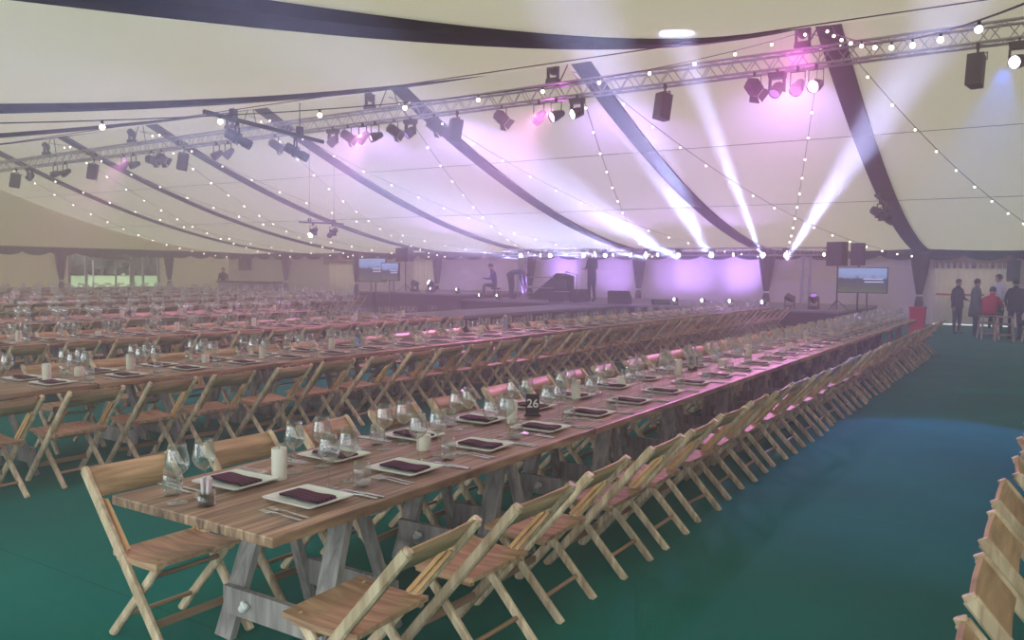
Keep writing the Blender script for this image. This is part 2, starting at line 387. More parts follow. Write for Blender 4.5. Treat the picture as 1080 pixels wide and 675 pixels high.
# valances: scalloped strips along the eaves
def valance(name, p0, p1, n):
    mb = MB(); p0, p1 = Vector(p0), Vector(p1); K = 10*n
    top = []; bot = []
    for i in range(K+1):
        q = p0.lerp(p1, i/K); s = abs(math.sin(PI*i/10)); fold = .012*math.sin(i*2.1)
        top.append((q.x, q.y, ZE+.02)); bot.append((q.x, q.y, ZE-.20-.16*s**.7))
    off = Vector((0,-.03,0)) if abs(p1.x-p0.x) > 1 else Vector((.03,0,0))
    vs = top + bot + [tuple(Vector(t)+off) for t in top] + [tuple(Vector(t)+off) for t in bot]; n1 = K+1
    fs = []
    for i in range(K):
        fs += [(i, i+1, n1+i+1, n1+i), (2*n1+i, 3*n1+i, 3*n1+i+1, 2*n1+i+1), (n1+i, n1+i+1, 3*n1+i+1, 3*n1+i), (i, 2*n1+i, 2*n1+i+1, i+1)]
    mb.add(vs, fs); return struct(mb.build(name, M['val']))
valance('trim_1', (XL, YF-.15, 0), (XR, YF-.15, 0), 36)
valance('trim_2', (XL+.06, YN, 0), (XL+.06, YF, 0), 25)
# rafters in black lining
k = 3
for X in LEGS:
    mb = MB(); w = .21
    pts = [(y, roofz(y, .93)-.10) for y in [YN+.25 + (YR-YN-.25)*i/24 for i in range(25)] + [YR + (YF-.25-YR)*i/24 for i in range(1, 25)]]
    vs = []; 
    for y, z in pts:
        w = .165 if y < 9 else min(.21, .165+.01*(y-9))
        vs += [(X-w,y,z+.12),(X+w,y,z+.12),(X+w,y,z),(X-w,y,z)]
    fs = [(4*i+a, 4*i+(a+1)%4, 4*i+4+(a+1)%4, 4*i+4+a) for i in range(len(pts)-1) for a in range(4)] + [(0,1,2,3), tuple(4*(len(pts)-1)+a for a in (3,2,1,0))]
    mb.add(vs, fs); struct(mb.build('trim_%d' % k, M['drape'])); k += 1
# purlin lines under the liner
for y in [7.8, 19.2, 22.9]:
    mb = MB(); mb.tube([(XL+.05, y, roofz(y)-.085), (XR-.05, y, roofz(y)-.085)], .006, 5); struct(mb.build('trim_%d' % k, M['cable'])); k += 1

# gathered leg drapes
def leg_drape(x, y, rz, label):
    t = thing('leg_drape', label, 'drape', (x, y, 0), rz, 'dark drapes tied round the marquee legs')
    def part(zs, name):
        mb = MB(); vs = []; fs = []; n = 26
        for z, wd, dp in zs:
            for k in range(n):
                a = 2*PI*k/n; r = 1 + .12*math.sin(a*7)
                vs.append((wd/2*math.cos(a)*r, dp/2*math.sin(a)*r, z))
        for i in range(len(zs)-1):
            for k in range(n): fs.append((i*n+k, i*n+(k+1)%n, (i+1)*n+(k+1)%n, (i+1)*n+k))
        fs += [tuple(range(n-1,-1,-1)), tuple(range((len(zs)-1)*n, len(zs)*n))]
        mb.add(vs, fs, 0, True); mb.build(name, M['drape'], t)
    part([(.98,.17,.14),(1.15,.24,.18),(1.5,.36,.2),(1.9,.48,.2),(2.25,.56,.2),(2.40,.6,.22)], 'upper_swag')
    part([(0,.3,.2),(.4,.28,.18),(.75,.24,.16),(.92,.17,.14)], 'lower_tail')
    mb = MB(); mb.lathe([(.085,.915),(.105,.92),(.105,.975),(.085,.98)], 16); mb.build('tie_band', M['c_white'], t)
names = {1.6:'beyond the frame', -3.4:'beside the red barred doorway', -8.4:'at the aisle end of the stage wall', -13.4:'behind the man at the microphone', -18.4:'behind the dark stage ramp', -23.4:'beside the pale doorway behind the stage lamps', -28.4:'behind the two wide screens', -33.4:'beside the long bar by the corner'}
for X in LEGS:
    if X > 0: continue
    leg_drape(X, YF-.32, 0, 'dark gathered drape on marquee leg ' + names[X])
for y, nm in [(20.9, 'on the near side of the glazed entrance'), (26.5, 'on the corner side of the glazed entrance')]:
    leg_drape(XL+.26, y, PI/2, 'dark gathered drape on gable wall ' + nm)

# doorway curtains
def curtain(x0, x1, z0, z1, label, mat, name='curtain'):
    mb = MB(); n = int((x1-x0)*22); vs = []; fs = []
    for i in range(n+1):
        x = x0 + (x1-x0)*i/n; y = YF - .08 + .03*math.sin(i*1.7)
        vs += [(x, y, z0), (x, y, z1), (x, y+.012, z0), (x, y+.012, z1)]
    for i in range(n):
        a = 4*i; fs += [(a, a+4, a+5, a+1), (a+2, a+3, a+7, a+6), (a+1, a+5, a+7, a+3), (a, a+2, a+6, a+4)]
    mb.add(vs, fs, 0, True); return tag(mb.build(name, mat), label, 'curtain')
curtain(-3.0, -1.87, .05, 2.02, 'cream pleated curtain in barred doorway, half beside dark leg drape', M['curt'])
curtain(-1.87, -.75, .05, 2.02, 'cream pleated curtain in barred doorway, half behind the standing people', M['curt'])
curtain(-3.05, -.7, 1.84, 2.3, 'gold sheer pelmet hanging above the barred doorway', M['curt2'], 'pelmet')
curtain(-30.5, -28.8, .05, 1.95, 'bright cream curtain in small doorway between long bar and wide screens', M['curt'])
curtain(-24.95, -23.6, .05, 2.07, 'bright pale curtain in doorway behind the pair of stage lamps', M['curt'])
curtain(-30.9, -28.5, 1.85, 2.25, 'pinkish sheer pelmet above the small bright doorway', M['curt2'], 'pelmet')
t = thing('door_barrier', 'red barrier bar across the cream curtained doorway', 'barrier', (-2.3, YF-.22, 0))
mb = MB(); mb.tube([(-.62,0,1.0),(.75,0,1.0)], .03, 8); mb.build('bar', M['red'], t)
for s in (-.6, .72):
    mb = MB(); mb.tube([(s,.0,0),(s,.0,1.02)], .018, 6); mb.lathe([(.12,0),(.12,.02),(.02,.03)], 10, (s,0,0)); mb.build('post', M['white'], t)

# ---------------------------------------------------------------- folding chair
def chair_parts(mb_of):
    """side profile: rear foot at x=0, table at +x; y across"""
    TOPX, TOPZ, FX = -.15, .72, .46
    hw = .2
    for s in (-1, 1):
        y = s*hw
        b = mb_of('post'); b.bar((FX, y, 0), (TOPX+.007, y, TOPZ-.013), .03, .044, (1,0,0), 0, .008); b.bar((TOPX+.0075, y, TOPZ-.014), (TOPX, y, TOPZ), .023, .034, (1,0,0), 0, .007)
        b = mb_of('rear_leg'); y2 = s*(hw-.032); b.bar((0, y2, 0), (.365, y2, .385), .026, .04, (1,0,0), 0, .007)
        b = mb_of('guide_strip'); y3 = s*(hw-.028)
        fx = lambda z: TOPX + (FX-TOPX)*(TOPZ-z)/TOPZ
        b.bar((fx(.40)+.02, y3, .40), (fx(.59)+.012, y3, .59), .012, .016, (1,0,0)); b.bar((fx(.40)-.014, y3, .40), (fx(.59)-.016, y3, .59), .012, .013, (1,0,0))
    # seat: gently dished slab with front rail
    b = mb_of('seat'); n = 8; vs = []; fs = []
    for i in range(n+1):
        x = .065 + .335*i/n; z = .392 - .012*math.sin(PI*i/n) + .01*i/n; hwx = hw - .002 + .012*i/n
        vs += [(x, -hwx, z), (x, hwx, z), (x, hwx, z-.02), (x, -hwx, z-.02)]
    fs = [(4*i+a, 4*i+(a+1)%4, 4*i+4+(a+1)%4, 4*i+4+a) for i in range(n) for a in range(4)] + [(0,1,2,3), (4*n+3,4*n+2,4*n+1,4*n)]
    b.add(vs, fs)
    b.bar((.08, -hw+.02, .365), (.37, -hw+.02, .37), .022, .03, (0,0,1)); b.bar((.08, hw-.02, .365), (.37, hw-.02, .37), .022, .03, (0,0,1))
    # back board curved between the posts
    b = mb_of('backrest'); vs = []; n = 8
    for i in range(n+1):
        y = -hw + 2*hw*i/n; bow = -.004*math.sin(PI*i/n)
        for z, th in ((.605, 0), (.715, 0)):
            xc = fx(z) + bow + .004
            vs += [(xc-.007, y, z), (xc+.007, y, z)]
    fs = []
    for i in range(n):
        a = 4*i; fs += [(a, a+4, a+6, a+2), (a+1, a+3, a+7, a+5), (a+2, a+6, a+7, a+3), (a, a+1, a+5, a+4)]
    fs += [(0,2,3,1), (4*n, 4*n+1, 4*n+3, 4*n+2)]
    b.add(vs, fs, 0, True)
    b = mb_of('rung'); b.tube([(.095, -hw+.04, .10), (.095, hw-.04, .10)], .011, 6)
    b = mb_of('rung'); b.tube([(.30, -hw+.04, .315), (.30, hw-.04, .315)], .011, 6)
    b = mb_of('rung'); b.bar((fx(.13), -hw, .13), (fx(.13), hw, .13), .014, .032, (0,0,1))
MATOF = {'post':'post', 'rear_leg':'post', 'guide_strip':'lath', 'seat':'seat', 'backrest':'back', 'rung':'rung'}
def make_chair():
    t = thing('folding_chair', 'wooden folding chair', 'chair'); lst = []
    def mb_of(n): b = MB(); lst.append((n, b)); return b
    chair_parts(mb_of)
    done = {}
    for n, b in lst: b.build(n, M[MATOF[n]], t)
    return t
def make_far_chair():
    ms = ['post','rear_leg','guide_strip','seat','backrest','rung']; big = MB()
    lst = []
    def mb_of(n): b = MB(); lst.append((n, b)); return b
    chair_parts(mb_of)
    for n, b in lst:
        if n == 'guide_strip': continue
        big.add(b.v, b.f, {'post':0,'rear_leg':0,'seat':1,'backrest':2,'rung':3}[n])
    return big
chair = Proto(make_chair())
farmb = make_far_chair(); farmesh = farmb.mesh('folding_chair', [M['post'], M['seat'], M['back'], M['rung']])
ORD = {0:'first',1:'second',2:'third',3:'fourth',4:'fifth',5:'sixth',6:'seventh',7:'eighth',8:'ninth',9:'tenth',10:'eleventh'}
n_chairs = 0
pile_ch = MB()
def place_chair(X, Y, side, label, group, rnd=1.0, far=False):
    """X is the rear feet line; side +1 sits on the aisle side and faces -X"""
    global n_chairs
    rz = (PI if side > 0 else 0) + random.uniform(-.07, .07)*rnd; dx = random.uniform(-.025, .025)*rnd
    if n_chairs >= 300:
        st = len(pile_ch.v); pile_ch.add(farmb.v, farmb.f); pile_ch.m[-len(farmb.m):] = farmb.m
        pile_ch.xform(Matrix.Translation((X+dx, Y, 0)) @ Matrix.Rotation(rz, 4, 'Z'), st); return
    n_chairs += 1
    if far:
        o = bpy.data.objects.new('folding_chair', farmesh); C.objects.link(o); o.location = (X+dx, Y, 0); o.rotation_euler.z = rz
        tag(o, label, 'chair', group)
    else: chair.place((X+dx, Y, 0), rz, label, group)

# ---------------------------------------------------------------- trestle table
TL, TW = 2.446, .952
def make_table():
    t = thing('trestle_table', 'table', 'table')
    # top: three planks with small gaps, object origin at the table centre on the floor
    mb = MB(); xs = [-TW/2, -.165, .155, TW/2]
    for i in range(3):
        e = random.uniform(-.006, .006)
        mb.box(xs[i]+.0015, xs[i+1]-.0015, -TL/2+.004+abs(e), TL/2-.004-abs(e), .64, .68)
    # chamfered worn rim strips
    tp = mb.build('tabletop', M['top'], t); bv = tp.modifiers.new('b', 'BEVEL'); bv.width = .006; bv.segments = 2
    for yc, s in ((-TL/2+.64, 1), (TL/2-.64, -1)):
        tr = bpy.data.objects.new('trestle', None)
        mb = MB(); mb.box(-.40, .40, yc-.05, yc+.05, .60, .639)      # bearer under the planks
        tr = mb.build('trestle', M['trestle'], t)
        for sy in (-1, 1):
            for sx in (-1, 1):
                lg = MB(); lg.bar((sx*.24, yc+sy*.05, .60), (sx*.27, yc+sy*.25, .0), .10 if sy < 0 else .055, .034, (0,1,0)); lg.build('leg', M['trestle'], tr)
            br = MB(); q = .2
            br.bar((-.30, yc+sy*(.22), .16), (.30, yc+sy*(.22), .16), .028, .12, (0,0,1)); br.build('cross_board', M['trestle'], tr)
        hg = MB(); hg.sphere((-.16, yc-.245, .15), .02, 6); hg.sphere((-.135, yc-.25, .165), .016, 6); hg.sphere((-.155, yc-.248, .175), .012, 6); hg.build('bolt', M['white'], tr)
    return t
table = Proto(make_table())
for m in [o for o in C.objects if o.name.startswith('tabletop')]:
    pass

# ---------------------------------------------------------------- tableware (one place setting each)
def make_plate():
    mb = MB(); a, b = .13, .112
    def ring(sx, sy, z, n=5, r=.012):
        pts = []
        for cx, cy, a0 in ((1,1,0),(-1,1,PI/2),(-1,-1,PI),(1,-1,1.5*PI)):
            for k in range(n):
                t = a0 + PI/2*k/(n-1); pts.append((cx*(sx-r)+r*math.cos(t), cy*(sy-r)+r*math.sin(t), z))
        return pts
    R = [ring(a*.6,b*.6,.002), ring(a*.7,b*.7,.0), ring(a*.98,b*.98,.014), ring(a,b,.019), ring(a*.97,b*.97,.02), ring(a*.74,b*.74,.009), ring(a*.7,b*.7,.007)]
    n = len(R[0]); vs = [p for r in R for p in r]; fs = [tuple(range(n-1,-1,-1)), tuple(range(6*n, 7*n))]
    for i in range(6): fs += [(i*n+k, i*n+(k+1)%n, (i+1)*n+(k+1)%n, (i+1)*n+k) for k in range(n)]
    mb.add(vs, fs); o = mb.build('dinner_plate', M['plate']); tag(o, 'plate', 'plate'); return o
def make_napkin():
    mb = MB(); n = 10; 
    for lay in range(2):
        vs = []; fs = []; z0 = .018 + lay*.005; sh = .003*lay; 
        for i in range(n+1):
            x = -.10 + .2*i/n; wz = .004*math.sin(i*.9+lay) + .003
            wy = .047 - .002*lay + .003*math.sin(i*.7)
            vs += [(x, -wy+sh, z0+wz*.5), (x, wy+sh, z0+wz*.3), (x, wy+sh, z0+.0045+wz*.3), (x, -wy+sh, z0+.0045+wz*.5)]
        fs = [(4*i+a, 4*i+(a+1)%4, 4*i+4+(a+1)%4, 4*i+4+a) for i in range(n) for a in range(4)] + [(0,1,2,3), (4*n+3,4*n+2,4*n+1,4*n)]
        mb.add(vs, fs)
    o = mb.build('folded_napkin', M['napkin']); tag(o, 'napkin', 'napkin'); return o
def thin(prof_out, th):   # closed vessel profile
    return prof_out
def make_wine_glass(n=18):
    t = thing('wine_glass', 'glass', 'glass')
    mb = MB(); mb.lathe([(.0035,.098),(.02,.108),(.037,.125),(.043,.14),(.041,.16),(.034,.195),(.0305,.215),(.0295,.215),(.033,.195),(.0398,.16),(.0417,.141),(.036,.127),(.019,.110),(.001,.102)], n)
    mb.build('bowl', M['glass'], t)
    mb = MB(); mb.lathe([(.0045,.10),(.0036,.08),(.0036,.02),(.006,.008),(.02,.004),(.036,.0025),(.0375,.0015),(.0365,.0),(.0005,.0)], n)
    mb.build('stem', M['glass'], t)
    return t
def make_tumbler(n=18):
    mb = MB(); mb.lathe([(.001,.0),(.028,.0),(.034,.006),(.0375,.025),(.036,.06),(.031,.10),(.0297,.10),(.0345,.06),(.0358,.026),(.032,.012),(.001,.010)], n)
    o = mb.build('tumbler', M['glass']); tag(o, 'tumbler', 'glass'); return o
def make_fork():
    mb = MB(); 
    pts = [(-.10,0,.003,.0085,.0022),(-.04,0,.0045,.006,.002),(.01,0,.008,.0035,.002),(.035,0,.008,.006,.0018),(.05,0,.005,.0115,.0016),(.06,0,.004,.0125,.0014)]
    for (x,y,z,w,h),(x2,y2,z2,w2,h2) in zip(pts[:-1], pts[1:]):
        mb.add([(x,-w,z),(x,w,z),(x,w,z+h),(x,-w,z+h),(x2,-w2,z2),(x2,w2,z2),(x2,w2,z2+h2),(x2,-w2,z2+h2)], [(0,1,5,4),(1,2,6,5),(2,3,7,6),(3,0,4,7),(0,3,2,1),(4,5,6,7)])
    for k in (-1.5,-.5,.5,1.5): mb.bar((.058,k*.0066,.005),(.10,k*.006,.009), .003, .0016)
    o = mb.build('fork', M['steel']); tag(o, 'fork', 'fork'); return o
def make_knife():
    t = thing('table_knife', 'knife', 'knife')
    mb = MB(); mb.bar((-.10,0,.004),(-.005,0,.004), .014, .007, (0,0,1), 0, .002); mb.build('handle', M['steel'], t)
    mb = MB(); mb.prism([(-.005,.002),(.06,.002),(.10,.002),(.10,.0045),(.06,.0045),(-.005,.0045)], -.008, .009); mb.add([(.10,-.008,.002),(.10,.009,.002),(.122,.004,.003)], [(0,1,2)]); mb.build('blade', M['steel'], t)
    return t
WS = 1.08  # tableware enlarged along with the tables, all scaled about the camera
P = dict(plate=Proto(make_plate(), WS), nap=Proto(make_napkin(), WS), glass=Proto(make_wine_glass(), WS), tum=Proto(make_tumbler(), WS), fork=Proto(make_fork(), WS), knife=Proto(make_knife(), WS))
def light_glass(n=8):
    mb = MB(); mb.lathe([(.0035,.098),(.037,.125),(.043,.14),(.034,.195),(.0305,.215)], n); mb.lathe([(.0036,.10),(.0036,.008),(.036,.002)], 5); return mb
lg = light_glass(10); lgmesh = lg.mesh('wine_glass', M['glass'])
lt = MB(); lt.lathe([(.028,.0),(.0375,.025),(.036,.06),(.031,.10)], 8)
pile_gl, pile_tu, pile_pl, pile_na = MB(), MB(), MB(), MB()
cnt = dict(glass=0, tum=0, plate=0, nap=0)
SIDE = {1: 'aisle side', -1: 'window side'}
def rowname(r): return ORD[r] + ' table row'
platemesh = P['plate'].root.data; napmesh = P['nap'].root.data
pl_v = [tuple(v.co) for v in platemesh.vertices]; pl_f = [tuple(p.vertices) for p in platemesh.polygons]
def setting(row, xc, Y, side, i, detail):
    """one place setting; local +x points to the table's centre line, +y to the diner's left"""
    rz = PI if side > 0 else 0.0
    ex = xc + side*TW/2; j = lambda a: random.uniform(-a, a)
    def W(lx, ly): return (ex - side*lx*WS, Y - side*ly*WS)
    where = '%s of %s' % (SIDE[side], rowname(row)); pos = nth(i) + ' setting from near end'
    z = .68
    x, y = W(.235+j(.01), j(.01)); r = rz + j(.05)
    if cnt['plate'] < 300:
        cnt['plate'] += 1; P['plate'].place((x,y,z), r, 'square white plate, %s, %s' % (where, pos), 'square plates on the long tables')
    else:
        st = len(pile_pl.v); pile_pl.add(pl_v, pl_f); pile_pl.xform(Matrix.Translation((x,y,z)) @ Matrix.Scale(WS, 4) @ Matrix.Rotation(r,4,'Z'), st)
    if cnt['nap'] < 300:
        cnt['nap'] += 1; P['nap'].place((x,y,z-.006), r + j(.08), 'dark striped folded napkin, %s, %s' % (where, pos), 'folded napkins lying on plates')
    else:
        st = len(pile_na.v); pile_na.box(-.1,.1,-.047,.047,.018,.036); pile_na.xform(Matrix.Translation((x,y,z)) @ Matrix.Scale(WS, 4) @ Matrix.Rotation(r,4,'Z'), st)
    for k, (lx, ly) in enumerate(((.295, -.165), (.30, -.295))):
        x, y = W(lx+j(.012), ly+j(.012))
        if cnt['glass'] < 300:
            cnt['glass'] += 1; lab = 'wine glass, %s, %s, %s' % (where, pos, ('outer','inner')[k])
            if detail: P['glass'].place((x,y,z), j(3), lab, 'wine glasses at the place settings')
            else:
                o = bpy.data.objects.new('wine_glass', lgmesh); C.objects.link(o); o.location = (x,y,z); o.scale = (WS,)*3; tag(o, lab, 'glass', 'wine glasses at the place settings')
        else:
            st = len(pile_gl.v); pile_gl.add(lg.v, lg.f, 0, True); pile_gl.xform(Matrix.Translation((x,y,z)) @ Matrix.Scale(WS, 4), st)
    x, y = W(.195+j(.012), -.245+j(.012))
    if cnt['tum'] < 300 and (detail or row < 4):
        cnt['tum'] += 1; P['tum'].place((x,y,z), j(3), 'clear stemless tumbler, %s, %s' % (where, pos), 'tumblers at the place settings')
    else:
        st = len(pile_tu.v); pile_tu.add(lt.v, lt.f, 0, True); pile_tu.xform(Matrix.Translation((x,y,z)) @ Matrix.Scale(WS, 4), st)
    if detail:
        for k, ly in enumerate((.162, .192)):
            x, y = W(.155+j(.008), ly+j(.005)); P['fork'].place((x,y,z), rz+j(.08), 'steel fork, %s, %s, %s' % (where, pos, ('by plate','outer')[k]), 'forks beside the plates')
        for k, ly in enumerate((-.150, -.178)):
            x, y = W(.12+j(.008), ly+j(.004)); P['knife'].place((x,y,z), rz+j(.06), 'steel knife, %s, %s, %s' % (where, pos, ('by plate','outer')[k]), 'knives beside the plates')

# rows: (centre X, near end, number of tables); X and Y scaled about the camera
ROWS = [(-2.66, 1.894, 7), (-6.72, 1.25, 9), (-10.43, .80, 5), (-14.0, 3.25, 4), (-17.47, 5.63, 5), (-20.93, 7.03, 6), (-24.4, 8.88, 6), (-27.86, 9.42, 6), (-31.32, 11.9, 5), (-34.8, 14.3, 4)]
for r, (xc, y0, nt_) in enumerate(ROWS):
    tn = 0
    for k in range(nt_):
        yc = y0 + TL*(k+.5); tn += 1
        table.place((xc, yc, 0), random.choice((0, PI)) if r or k else 0, 'rustic plank trestle table, %s, %s from the near end' % (rowname(r), nth(tn)), 'plank tables set end to end')
    for side in (1, -1):
        n = 0; nc = 0
        for k in range(nt_*4):
            Y = y0 + .40 + .6115*k
            if inview(xc+side*.2, Y, .75, 12):
                n += 1; setting(r, xc, Y, side, n, r == 0 or (r == 1 and k < 16))
        for k in range(nt_*4):
            Y = y0 + (.30 if side > 0 else .33) + .6115*k
            X = xc + (.87 if side > 0 else -.71)
            if inview(X + side*.1, Y, .68, 12):
                nc += 1
                place_chair(X, Y + random.uniform(-.03,.03), side, 'wooden folding chair, %s of %s, %s from near end' % (SIDE[side], rowname(r), nth(nc)), 'folding chairs along the tables', 1, r >= 3)
# chairs of the table beyond the picture's aisle edge
nc = 0
for k in range(12):
    Y = 2.19 + .58*k
    if inview(-.10, Y, .68, 30):
        nc += 1; place_chair(.0 + .016*k, Y, -1, 'pale wooden folding chair across the green aisle, %s from near end' % nth(nc), 'folding chairs across the aisle')
for k in range(3):
    table.place((.76, 1.6+TL*(k+.5), 0), 0, 'plank trestle table across the green aisle, %s from the near end' % nth(k+1), 'plank tables set end to end')
if pile_ch.v: stuff(pile_ch.build('folding_chairs', [M['post'], M['seat'], M['back'], M['rung']]), 'mass of wooden folding chairs at the tables furthest down the hall', 'chairs')
if pile_gl.v: stuff(pile_gl.build('glassware', M['farglass']), 'mass of wine glasses on the tables down the hall', 'glasses')
if pile_tu.v: stuff(pile_tu.build('tumblers', M['farglass']), 'mass of small tumblers on the tables down the hall', 'glasses')
if pile_pl.v: stuff(pile_pl.build('plates', M['plate']), 'mass of white plates on the distant tables', 'plates')
if pile_na.v: stuff(pile_na.build('napkins', M['napkin']), 'mass of dark napkins on the distant tables', 'napkins')

# ---------------------------------------------------------------- centre-line things
def make_candle(h, r=.031):
    t = thing('pillar_candle', 'candle', 'candle')
    mb = MB(); mb.lathe([(.001,0),(r*.97,0),(r,.004),(r,h-.006),(r*.93,h),(r*.8,h-.002),(.004,h-.006),(.001,h-.006)], 18); mb.build('wax', M['candle'], t)
    mb = MB(); mb.tube([(0,0,h-.006),(.001,0,h+.006)], .0012, 5); mb.build('wick', M['dark'], t)
    return t
cd_t, cd_s = Proto(make_candle(.13), WS), Proto(make_candle(.075, .034), WS)
def make_salt():
    t = thing('sauce_pot', 'pot', 'pot')
    mb = MB(); mb.lathe([(.001,0),(.031,0),(.032,.003),(.032,.055),(.030,.055),(.029,.005),(.001,.005)], 14); mb.build('jar', M['glass'], t)
    mb = MB(); mb.lathe([(.001,.004),(.0285,.004),(.0285,.044),(.001,.046)], 14); mb.build('filling', basic('dark_sauce', srgb(34,20,26), .4), t)
    mb = MB(); mb.bar((-.008,0,.045),(-.010,0,.104),.036,.009,(1,0,0)); mb.bar((.008,.002,.045),(.012,.002,.098),.038,.009,(1,0,0)); mb.build('sachet', M['c_white'], t)
    return t
salt = Proto(make_salt(), WS)
salt.place((-2.695, 2.02, .68), .6, 'small dark pot with white sachets at the near table end', 'sauce pots on the tables')
CG = 'white pillar candles along the tables'
for i, (x, y, tall) in enumerate([(-2.78,2.46,1), (-2.64,3.29,0), (-2.68,4.19,1), (-2.81,5.25,1), (-2.84,6.08,0), (-2.73,7.04,1), (-2.62,7.90,0), (-2.71,9.09,1), (-2.60,10.39,0), (-2.71,11.69,1), (-2.65,13.10,0), (-2.71,14.61,1), (-2.65,16.24,0), (-2.71,17.75,1)]):
    (cd_t if tall else cd_s).place((x, y, .68), 0, '%s white pillar candle, first table row, %s candle from near end' % (('short','tall')[tall], nth(i+1)), CG)
n = 0
for i, (x, y, tall) in enumerate([(-6.73,3.55,1), (-6.79,3.85,0), (-6.88,4.37,1), (-6.82,5.12,0), (-6.73,5.74,1), (-6.82,6.82,1), (-6.71,8.23,0), (-6.77,9.74,1), (-6.71,11.26,0), (-6.77,12.99,1), (-6.71,15.15,0), (-6.71,17.53,1), (-6.71,20.13,0), (-6.71,22.30,1)]):
    (cd_t if tall else cd_s).place((x, y, .68), 0, '%s white pillar candle, second table row, %s candle from near end' % (('short','tall')[tall], nth(i+1)), CG)
for r in range(2, 8):
    xc, y0, nt_ = ROWS[r]; n = 0
    for k in range(nt_*2):
        y = y0 + .65 + 1.22*k
        if not inview(xc, y, .8, 5): continue
        n += 1; tl = (k*7+r) % 3 != 0
        (cd_t if tl else cd_s).place((xc+random.uniform(-.08,.08), y+random.uniform(-.2,.2), .68), 0, '%s white pillar candle, %s, %s candle from near end' % (('short','tall')[tl], rowname(r), nth(n)), CG)
# table number card
t = thing('table_number_sign', 'black table number sign reading 26 on the near table', 'sign', (-2.71, 4.48, .68), math.radians(33))
mb = MB(); mb.box(-.044,.044,-.006,.006,0,.14); mb.build('board', M['dark'], t)
mb = MB(); mb.prism([(-.055,0),(.055,0),(.045,.012),(-.045,.012)], -.025, .025); mb.build('foot', M['dark'], t)
fc = bpy.data.curves.new('numerals', 'FONT'); fc.body = '26'; fc.size = .076; fc.align_x = 'CENTER'; fc.extrude = .0008; fc.offset = .001
fo = bpy.data.objects.new('numerals', fc); C.objects.link(fo); fo.parent = t; fo.location = (0, -.0075, .055); fo.rotation_euler = (PI/2, 0, 0); fc.materials.append(M['plate'])
dg_ = bpy.context.evaluated_depsgraph_get(); nm_ = bpy.data.meshes.new_from_object(fo.evaluated_get(dg_)); mw_ = (fo.location.copy(), fo.rotation_euler.copy()); bpy.data.objects.remove(fo)
fo = bpy.data.objects.new('numerals', nm_); C.objects.link(fo); fo.parent = t; fo.location, fo.rotation_euler = mw_
# menu holder of dark and white further down the near table, bottles on the second row
t = thing('menu_holder', 'dark upright menu holder with white cards on the first table row', 'menu holder', (-2.77, 7.52, .68), .5)
mb = MB(); mb.box(-.04,.04,-.03,-.022,0,.13); mb.box(-.04,.04,.022,.03,0,.13); mb.box(-.04,.04,-.03,.03,0,.012); mb.build('holder', M['dark'], t)
mb = MB(); mb.box(-.037,.037,-.012,-.008,.012,.15); mb.box(-.037,.037,.004,.008,.012,.145); mb.build('card', M['c_white'], t)
def make_bottle():
    t = thing('water_bottle', 'bottle', 'bottle')
    mb = MB(); mb.lathe([(.001,0),(.032,0),(.034,.006),(.034,.11),(.03,.14),(.014,.175),(.013,.2),(.001,.2)], 14); mb.build('body', glassmat('blue_bottle', (.55,.68,.92,1), .6, .12), t)
    mb = MB(); mb.lathe([(.0345,.04),(.0348,.05),(.0348,.1),(.0345,.105)], 14); mb.build('label', basic('bottle_label', srgb(150,176,222), .5), t)
    mb = MB(); mb.lathe([(.015,.2),(.016,.202),(.016,.218),(.001,.22)], 12); mb.build('cap', M['white'], t)
    return t
bt = Proto(make_bottle(), WS)
bt.place((-6.79, 7.21, .68), 0, 'blue labelled water bottle on the second table row, near one', 'water bottles')
bt.place((-7.03, 10.77, .68), 0, 'blue labelled water bottle on the second table row, far one', 'water bottles')

# ---------------------------------------------------------------- ridge truss and its lamps
TY = 15.3
tz = lambda x: 5.44 + .0085*x       # centre height of the truss
def truss(name, label, p0, p1, s=.29, pitch=.42, parent_loc=(0,0,0), braces=3):
    t = thing(name, label, 'truss', parent_loc)
    p0, p1 = Vector(p0), Vector(p1); d = (p1-p0); ln = d.length; d.normalize()
    u = Vector((0,0,1)) if abs(d.z) < .9 else Vector((0,1,0)); r = d.cross(u).normalized(); u = r.cross(d)
    cs = [(r*a + u*b)*(s/2) for a, b in ((-1,-1),(1,-1),(1,1),(-1,1))]
    for c in cs:
        mb = MB(); mb.tube([p0+c, p1+c], .024, 6); mb.build('chord', M['truss'], t)
    mb = MB(); n = int(ln/pitch)
    for i in range(n):
        a = p0 + d*(ln*i/n); b = p0 + d*(ln*(i+.5)/n); c2 = p0 + d*(ln*(i+1)/n)
        for k in range(4):
            c, e = cs[k], cs[(k+1) % 4]
            mb.tube([a+c, b+e], .010, 3, caps=False); mb.tube([b+e, c2+c], .010, 3, caps=False)
    mb.build('lattice', M['truss'], t); return t
tr = truss('lighting_truss', 'long aluminium lighting truss hung below the ridge of the marquee', (-38.0, TY, tz(-38)), (6.3, TY, tz(6.3)))
for X in LEGS:
    mb = MB()
    for s in (-.2, .2): mb.tube([(X+s*1.6, TY, tz(X)+.14), (X+s*.4, TY+.05, 6.0)], .014, 5)
    mb.bar((X-.25, TY, tz(X)+.17), (X+.25, TY, tz(X)+.17), .05, .05); mb.build('hanger', M['dark'], tr)

